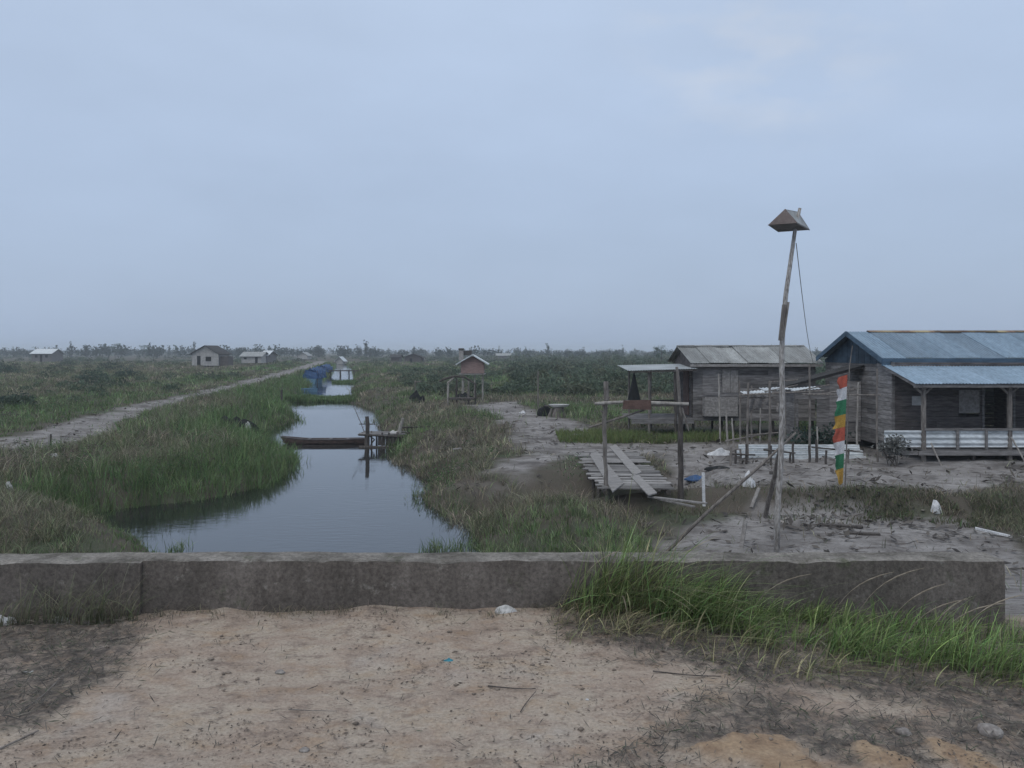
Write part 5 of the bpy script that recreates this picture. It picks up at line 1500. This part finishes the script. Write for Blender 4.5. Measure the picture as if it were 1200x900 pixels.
# ------------------------------------------------------------------ far houses and huts
def far_house(px0, px1, base, eave, ridge, Y, depth, label, ridge_axis='y', wall='whitewash', roof='dark_roof', windows=(), door=None, stilt=0., over=.5, name='far_house', zb=None):
    s = Y / F; x0, x1 = (px0 - CX) * s, (px1 - CX) * s; zb = H - (base - HZ) * s if zb is None else zb; ze = H - (eave - HZ) * s; zr = H - (ridge - HZ) * s; y0, y1 = Y, Y + depth
    cx = (x0 + x1) / 2; cy = (y0 + y1) / 2
    g = hz(cx, Y)
    t = thing(name, label, 'house' if name == 'far_house' else 'hut', (cx, Y, g), 'distant houses along the canal' if name == 'far_house' else None)
    m = MB(); th = .08
    m.box((cx, y0 + th / 2, (zb + ze) / 2), (x1 - x0, th, ze - zb)); m.box((cx, y1 - th / 2, (zb + ze) / 2), (x1 - x0, th, ze - zb))
    m.box((x0 + th / 2, cy, (zb + ze) / 2), (th, depth - 2 * th - .01, ze - zb), None, .98); m.box((x1 - th / 2, cy, (zb + ze) / 2), (th, depth - 2 * th - .01, ze - zb), None, .98)
    if ridge_axis == 'y':
        for y in (y0 + .002, y1 - th):
            m.add([(x0, y, ze), (x1, y, ze), (cx, y, zr - .08), (x0, y + th, ze), (x1, y + th, ze), (cx, y + th, zr - .08)], [(0, 1, 2), (5, 4, 3), (0, 3, 4, 1), (1, 4, 5, 2), (2, 5, 3, 0)], .9)
    else:
        for x in (x0 + .002, x1 - th):
            m.add([(x, y0, ze), (x, y1, ze), (x, cy, zr - .08), (x + th, y0, ze), (x + th, y1, ze), (x + th, cy, zr - .08)], [(0, 1, 2), (5, 4, 3), (0, 3, 4, 1), (1, 4, 5, 2), (2, 5, 3, 0)], .9)
    m.part('wall', wall, t)
    m = MB(); o = over; k = (zr - ze)
    if ridge_axis == 'y':
        hw = (x1 - x0) / 2
        m.slab((x0 - o, y0 - o, ze - k * o / hw), (cx, y0 - o, zr), (cx, y1 + o, zr), (x0 - o, y1 + o, ze - k * o / hw), -.07); m.slab((cx + .002, y0 - o, zr), (x1 + o, y0 - o, ze - k * o / hw), (x1 + o, y1 + o, ze - k * o / hw), (cx + .002, y1 + o, zr), -.07)
    else:
        hw = depth / 2
        m.slab((x0 - o, y0 - o, ze - k * o / hw), (x1 + o, y0 - o, ze - k * o / hw), (x1 + o, cy, zr), (x0 - o, cy, zr), -.07); m.slab((x0 - o, cy + .002, zr), (x1 + o, cy + .002, zr), (x1 + o, y1 + o, ze - k * o / hw), (x0 - o, y1 + o, ze - k * o / hw), -.07)
    rf = m.part('roof', roof, t)
    for (a, b, c, d) in windows:
        xa, xb = (a - CX) * s, (b - CX) * s; m = MB(); m.box(((xa + xb) / 2, y0 - .02, H - ((c + d) / 2 - HZ) * s), (xb - xa, .06, (d - c) * s)); w = m.part('window', 'dark', t)
        m = MB(); m.box(((xa + xb) / 2, y0 - .03, H - (d - HZ) * s - .05), (xb - xa + .3, .12, .1)); m.part('sill', wall, w)
    if door:
        a, b, c = door; xa, xb = (a - CX) * s, (b - CX) * s; m = MB(); m.box(((xa + xb) / 2, y0 - .03, (H - (c - HZ) * s + zb) / 2), (xb - xa, .06, H - (c - HZ) * s - zb)); m.part('door', 'dark', t)
    if zb > g + .1:
        nx = max(2, int((x1 - x0) / 2.2) + 1)
        for i in range(nx):
            for y in (y0 + .15, y1 - .15):
                x = x0 + .1 + (x1 - x0 - .2) * i / (nx - 1); m = MB(); m.stick((x, y, hz(x, y) - .2), (x, y, zb - .003), stilt or .1, None, 0, 2, 6); m.part('stilt', 'pole_pale' if stilt else 'pole_dark', t)
    return t, (x0, x1, y0, y1, zb, ze, zr, s)


t, q = far_house(225, 256, 428.5, 414, 405, 178, 7, 'white walled house with a dark gable roof and one window left of the path', 'y', 'whitewash', 'dark_roof', [(241, 247.5, 418, 423.5)], (231, 235, 417))
m = MB(); b = P(257, 421, 178); m.box((b.x + .9, 180, -.35), (1.9, 3, 2.2)); m.part('side_room', 'plank_dark', t)
t, q = far_house(283, 306, 425.5, 417.2, 412.5, 200, 6, 'long pale hut with a grey roof, right of the dark roofed white house', 'x', 'whitewash', 'zinc_grey', [(286, 289, 419, 421)], (299, 302, 418.5))
t, q = far_house(306, 313, 424.5, 416.2, 411, 204, 8, 'small hut with a tilted bright roof joined behind the long pale hut', 'x', 'plank', 'zinc_white', [], (308, 310, 419))
t, q = far_house(37, 60, 424.3, 414, 409, 266, 7, 'small distant hut with a white roof alone at the far left', 'x', 'plank', 'zinc_white', [(41, 44, 416, 419), (53, 56, 416, 419)], (47, 49.5, 416))
t, q = far_house(349, 360, 421, 416.2, 412.8, 330, 7, 'faint grey gabled hut far off, left of the blue boats', 'y', 'whitewash', 'zinc_grey')
t, q = far_house(474, 494, 425, 418.5, 414.5, 245, 7, 'dark low shed beyond the right bank, left of the pink stilt hut', 'y', 'plank_dark', 'dark_roof', [], (480, 483, 420))
t, q = far_house(458, 468, 424, 418.5, 415.5, 262, 6, 'smaller dark shed farther left beyond the right bank', 'x', 'plank_dark', 'dark_roof')
t, q = far_house(393.5, 401.5, 427, 422, 418, 258, 5, 'tiny whitish hut at the far end of the canal water', 'y', 'whitewash', 'zinc_white', zb=-2.3)
t, q = far_house(582, 598, 419.5, 416.6, 414.2, 380, 7, 'long faint pale roofed shed far off behind the pink stilt hut', 'x', 'plank', 'zinc_grey')

t, q = far_house(540, 567, 437.5, 424.5, 416.5, 57, 1.6, 'small pink walled hut with a pale roof on tall pale stilts', 'y', 'pink_board', 'zinc_white', stilt=.055, over=.32, name='stilt_hut')
m = MB(); m.box(P(553, 438.4, 57.0) + Vector((0, .75, 0)), (1.9, 1.9, .06)); m.part('floor', 'plank_pale', t)
m = MB(); m.stick(P(556.5, 470, 57.1), P(556.5, 438, 57.1), .06); m.part('ladder_post', 'pole_pale', t)
m = MB(); b = P(540.5, 416, 58.5); m.box(b, (.32, .3, .8)); m.box(b + Vector((0, -.02, .42)), (.38, .36, .14), None, .3); m.box(P(548, 413.5, 58.8), (.6, .35, .35), None, .3)
m.part('roof_box', 'plank_pale', t)


def arch():
    Y = 52; t = thing('pole_shelter', 'bare pole frame with an arched top in front of the pink stilt hut', 'frame', G(535, 472, LAND))
    for px, y0, y1, mt in ((525, 474, 449, 'pole_pale'), (549, 470, 446, 'pole'), (535, 470, 443, 'pole_dark'), (557, 470, 449, 'pole_dark')):
        b = P(px, y0, Y + (.8 if px > 530 else 0)); m = MB(); m.stick((b.x, b.y, hz(b.x, b.y) - .2), P(px, y1, b.y), .075, .06, .02, 5); m.part('post', mt, t)
    m = MB(); m.tube([P(515, 447, Y), P(522, 443.5, Y), P(534, 441, Y), P(544, 441.5, Y), P(557, 450, Y)], [.07, .08, .08, .07, .06], 6); m.part('arch_beam', 'pole_dark', t)
    m = MB(); m.stick(P(524.5, 449, Y), P(532, 442, Y), .07, .06, .03, 3); m.part('brace', 'pole_pale', t)
    m = MB(); m.box(P(541, 467, Y + .3), (1.6, .8, .1)); m.stick(P(530, 466, Y), P(530, 473, Y), .05); m.stick(P(545, 468, Y), P(545, 474, Y), .05); m.part('bench', 'pole_dark', t)


arch()
crumple('arch_rubbish', 'dark', gp(545, 469), .9, .5, .45, 'dark rubbish heaped under the arched pole frame', 'rubbish', 51)
crumple('bank_stump', 'dark', gp(488, 472), .55, .4, .7, 'dark round stump on the right bank left of the arched pole frame', 'stump', 53)
for px, y0, y1, Y, lab in ((486.5, 470, 445, 58, 'thin pole with a crosspiece on the right bank, left of the arched frame'), (630.5, 478, 435, 48, 'tall thin lone pole in the scrub right of the pink stilt hut')):
    b = P(px, y0, Y); g = hz(b.x, Y); m = MB(); m.stick((b.x, Y, g - .2), P(px, y1, Y), .045, .035, .01, 5)
    if px < 500: m.stick(P(px - 1, 448, Y), P(px + 7, 447, Y), .05)
    m.top('lone_pole', 'pole', lab, 'pole', (b.x, Y, g), 'lone poles in the scrub')


def basin_stand():
    g = gp(655, 489); Y = g.y
    t = thing('wash_stand', 'stump stand topped by a pale flat basin beside the sandy way', 'stand', g)
    m = MB(); m.tube([g + Vector((-.1, 0, -.1)), g + Vector((-.08, 0, .25)), g + Vector((0, 0, .5))], [.32, .25, .28], 9); m.stick(g + Vector((.25, 0, -.1)), g + Vector((.2, 0, .5)), .07); m.stick(g + Vector((-.55, 0, -.1)), g + Vector((-.35, 0, .45)), .1); m.part('stump', 'pole', t)
    m = MB(); n = 14; prof = [(.30, .50), (.48, .56), (.55, .66), (.50, .66), (.40, .58), (0.02, .57)]
    vs = [g + Vector((math.cos(2 * math.pi * a / n) * r, math.sin(2 * math.pi * a / n) * r * .7, z)) for r, z in prof for a in range(n)]
    m.add(vs, [(k * n + a, k * n + (a + 1) % n, (k + 1) * n + (a + 1) % n, (k + 1) * n + a) for k in range(len(prof) - 1) for a in range(n)] + [tuple(range(n))]); m.part('basin', 'paper', t)
    m = MB(); m.beam(g + Vector((-.75, 0, .60)), g + Vector((-.3, 0, .55)), .2, .06); m.part('shelf_board', 'plank_dark', t)


basin_stand()
crumple('dark_bag', 'dark', gp(638, 488), .4, .3, .55, 'dark bulky bag at the left of the basin stand', 'bag', 57)
crumple('white_scrap', 'plastic', gp(612, 483), .2, .14, .14, 'small white scrap on the sandy way below the basin stand', 'scrap', 59)
g = gp(682, 512); m = MB(); m.beam(g + Vector((-.5, .1, .05)), g + Vector((.35, -.1, .1)), .2, .04); m.top('pale_board', 'plank_pale', 'pale board lying where the sandy way meets the grass, left of the gate', 'board', g)
g = gp(536, 538, -1.9); m = MB(); m.beam(g + Vector((-.15, 0, .22)), g + Vector((.15, 0, .25)), .14, .03); m.top('bank_board', 'plank_pale', 'small pale board in the grass of the right bank', 'board', g)

# ------------------------------------------------------------------ litter lying on the road
def road_pt(px, py):
    g = G(px, py, -.03); g.z = hz(g.x, g.y); return g


crumple('blue_scrap', 'teal', road_pt(526, 782), .032, .02, .025, 'small teal plastic scrap on the bare road', 'plastic scrap', 61, 8)
crumple('road_paper', 'paper', road_pt(593, 727), .07, .045, .05, 'crumpled pale paper on the road close below the parapet', 'paper', 63, 10)
crumple('road_rag', 'paper', road_pt(70, 728), .07, .04, .05, 'pale folded leaf of paper at the foot of the parapet among dry stems', 'paper', 65, 10)
crumple('plastic_bag', 'plastic', road_pt(3, 727), .10, .05, .07, 'white plastic bag at the left edge below the parapet', 'bag', 67, 10)
crumple('white_flake', 'plastic', road_pt(34, 786), .04, .018, .015, 'white flake lying in the cut grass at the left', 'flake', 69, 8)


def rock(px, py, r, label, mat='stone', seed=1, group='stones on the road'):
    import bmesh
    g = road_pt(px, py); bm = bmesh.new(); bmesh.ops.create_icosphere(bm, subdivisions=3, radius=r)
    for v in bm.verts:
        k = 1 + .55 * (float(vn(v.co.x / r * 1.3 + seed, v.co.y / r * 1.3 + v.co.z / r, seed)) - .5)
        v.co = Vector((v.co.x * 1.25 * k, v.co.y * k, v.co.z * .6 * k + r * .25))
    me = bpy.data.meshes.new('stone'); bm.to_mesh(me); bm.free(); me.materials.append(M[mat])
    a = me.attributes.new('tone', 'FLOAT', 'POINT'); a.data.foreach_set('value', np.ones(len(me.vertices), np.float32))
    for p in me.polygons: p.use_smooth = True
    o = bpy.data.objects.new('stone', me); C.objects.link(o); o.location = g; props(o, label, 'stone', group)


rock(328, 794, .022, 'oval pale stone on the road left of centre', seed=3)
rock(356, 891, .018, 'small pale stone near the bottom of the road, left of centre', seed=5)
rock(688, 829, .008, 'tiny white pebble on the road right of centre', 'plastic', 6)
rock(973, 783, .014, 'small dark stone in the dark cut grass below the parapet grass', 'clod', 7)
rock(1060, 858, .03, 'pale lump at the edge of the dark litter, lower right', 'stone', 8)
rock(1160, 850, .055, 'broad pale stone at the right edge of the dark cut grass', 'stone', 9)
for (a, b, r, lab) in (((20, 848), (75, 800), .004, 'thin curved twig on the sand at the lower left'), ((0, 890), (45, 872), .006, 'thick pale twig at the lower left corner'), ((120, 756), (160, 752), .004, 'dark twig on the edge of the cut grass at the left'), ((572, 815), (628, 822), .004, 'dark thin twig on the road right of centre'), ((338, 843), (395, 846), .003, 'pale straw lying across the road left of centre'), ((765, 800), (845, 803), .004, 'long dark twig on bare sand below the parapet grass'), ((610, 845), (628, 826), .003, 'short pale twig beside the dark thin one')):
    p, q = road_pt(*a), road_pt(*b); p.z += .008; q.z += .012; m = MB(); m.stick(p, q, r, r * .6, .12, 6, 5)
    m.top('twig', 'pole' if 'dark' not in lab else 'pole_dark', lab, 'twig', (p + q) / 2, 'twigs on the road')

# ------------------------------------------------------------------ haze, light, camera
me = bpy.data.meshes.new('haze')
x0, x1, y0, y1, z0, z1 = -3600, 3600, -60, 2300, -5.5, 13.8
me.from_pydata([(x0, y0, z0), (x1, y0, z0), (x1, y1, z0), (x0, y1, z0), (x0, y0, z1), (x1, y0, z1), (x1, y1, z1), (x0, y1, z1)], [], [(3, 2, 1, 0), (4, 5, 6, 7), (0, 1, 5, 4), (1, 2, 6, 5), (2, 3, 7, 6), (3, 0, 4, 7)])
hm = bpy.data.materials.new('haze'); hm.use_nodes = True; nt = hm.node_tree
nt.nodes.remove(nt.nodes['Principled BSDF'])
pv = nt.nodes.new('ShaderNodeVolumePrincipled'); pv.inputs['Color'].default_value = (.86, .93, 1., 1); pv.inputs['Density'].default_value = .0006; pv.inputs['Anisotropy'].default_value = .1
nt.links.new(pv.outputs[0], nt.nodes['Material Output'].inputs['Volume'])
me.materials.append(hm); ho = bpy.data.objects.new('haze', me); C.objects.link(ho); ho['kind'] = 'stuff'

sc = bpy.context.scene
w = bpy.data.worlds.new('World'); sc.world = w; w.use_nodes = True
n = w.node_tree.nodes; l = w.node_tree.links; bg = n['Background']
SUN_EL, SUN_AZ = math.radians(48), math.radians(215)
sky = n.new('ShaderNodeTexSky'); sky.sky_type = 'NISHITA'; sky.sun_disc = False; sky.sun_elevation = SUN_EL; sky.sun_rotation = SUN_AZ
sky.air_density = 1.2; sky.dust_density = 3
tc = n.new('ShaderNodeTexCoord'); sx = n.new('ShaderNodeSeparateXYZ'); l.new(tc.outputs['Generated'], sx.inputs[0])
rp = n.new('ShaderNodeValToRGB'); e = rp.color_ramp.elements
K = 1.0
stops = [(0.0, (.395, .495, .67)), (.06, (.408, .51, .685)), (.2, (.47, .583, .777)), (.42, (.525, .64, .83)), (.7, (.76, .84, .95)), (1., (1., 1., 1.))]
e[0].position, e[0].color = stops[0][0], (*stops[0][1], 1); e[1].position, e[1].color = 1., (*stops[-1][1], 1)
for p, c in stops[1:-1]:
    x = e.new(p); x.color = (*c, 1)
l.new(sx.outputs[2], rp.inputs[0])
# soft unevenness of the cloud sheet
mp = n.new('ShaderNodeMapping'); mp.inputs['Scale'].default_value = (1.0, 1.0, 2.6); mp.inputs['Location'].default_value = (.3, .2, .55); l.new(tc.outputs['Generated'], mp.inputs[0])
ns = n.new('ShaderNodeTexNoise'); ns.inputs['Scale'].default_value = 3.2; ns.inputs['Detail'].default_value = 5; ns.inputs['Roughness'].default_value = .5; l.new(mp.outputs[0], ns.inputs[0])
mr = n.new('ShaderNodeMapRange'); mr.inputs[1].default_value = .3; mr.inputs[2].default_value = .7; mr.inputs[3].default_value = 9.55; mr.inputs[4].default_value = 10.55; l.new(ns.outputs[0], mr.inputs[0])
dp = n.new('ShaderNodeVectorMath'); dp.operation = 'DOT_PRODUCT'; nv = n.new('ShaderNodeVectorMath'); nv.operation = 'NORMALIZE'; l.new(tc.outputs['Generated'], nv.inputs[0]); l.new(nv.outputs[0], dp.inputs[0]); dp.inputs[1].default_value = Vector((300, 940, 405)).normalized()
cp = n.new('ShaderNodeMapRange'); cp.interpolation_type = 'SMOOTHSTEP'; cp.inputs[1].default_value = .982; cp.inputs[2].default_value = .9995; cp.inputs[3].default_value = 0; cp.inputs[4].default_value = 1; l.new(dp.outputs['Value'], cp.inputs[0])
cn = n.new('ShaderNodeTexNoise'); cn.inputs['Scale'].default_value = 9; cn.inputs['Detail'].default_value = 5; l.new(mp.outputs[0], cn.inputs[0])
cr = n.new('ShaderNodeMapRange'); cr.inputs[1].default_value = .42; cr.inputs[2].default_value = .66; cr.inputs[4].default_value = .55; l.new(cn.outputs[0], cr.inputs[0])
cm = n.new('ShaderNodeMath'); cm.operation = 'MULTIPLY'; l.new(cp.outputs[0], cm.inputs[0]); l.new(cr.outputs[0], cm.inputs[1])
cx_ = n.new('ShaderNodeMix'); cx_.data_type = 'RGBA'; l.new(cm.outputs[0], cx_.inputs[0]); l.new(rp.outputs[0], cx_.inputs[6]); cx_.inputs[7].default_value = (.66, .71, .80, 1)
sc1 = n.new('ShaderNodeVectorMath'); sc1.operation = 'SCALE'; l.new(cx_.outputs[2], sc1.inputs[0]); l.new(mr.outputs[0], sc1.inputs['Scale'])
mx = n.new('ShaderNodeMix'); mx.data_type = 'RGBA'; mx.inputs[0].default_value = .88
l.new(sky.outputs[0], mx.inputs[6]); l.new(sc1.outputs[0], mx.inputs[7]); l.new(mx.outputs[2], bg.inputs[0]); bg.inputs[1].default_value = .1

sun = bpy.data.lights.new('sun', 'SUN'); sun.energy = .5; sun.angle = math.radians(25); sun.color = (1, .95, .88)
so = bpy.data.objects.new('sun', sun); C.objects.link(so)
d = Vector((math.sin(SUN_AZ) * math.cos(SUN_EL), math.cos(SUN_AZ) * math.cos(SUN_EL), math.sin(SUN_EL)))
so.rotation_euler = (-d).to_track_quat('-Z', 'Y').to_euler(); so.location = (0, -10, 30)

cam = bpy.data.cameras.new('camera'); co = bpy.data.objects.new('camera', cam); C.objects.link(co)
co.location = (0, 0, H); co.rotation_euler = (math.pi / 2, 0, 0)
cam.sensor_width = 36; cam.lens = F / 1200 * 36; cam.shift_y = -(450 - HZ) / 1200; cam.clip_end = 8000; cam.clip_start = .05
sc.camera = co
sc.render.engine = 'CYCLES'
sc.view_settings.view_transform = 'Standard'; sc.view_settings.look = 'None'; sc.view_settings.exposure = 0; sc.view_settings.gamma = 1
sc.cycles.use_denoising = True
sc.cycles.max_bounces = 5; sc.cycles.diffuse_bounces = 3; sc.cycles.glossy_bounces = 3; sc.cycles.transmission_bounces = 2; sc.cycles.volume_bounces = 1; sc.cycles.transparent_max_bounces = 4
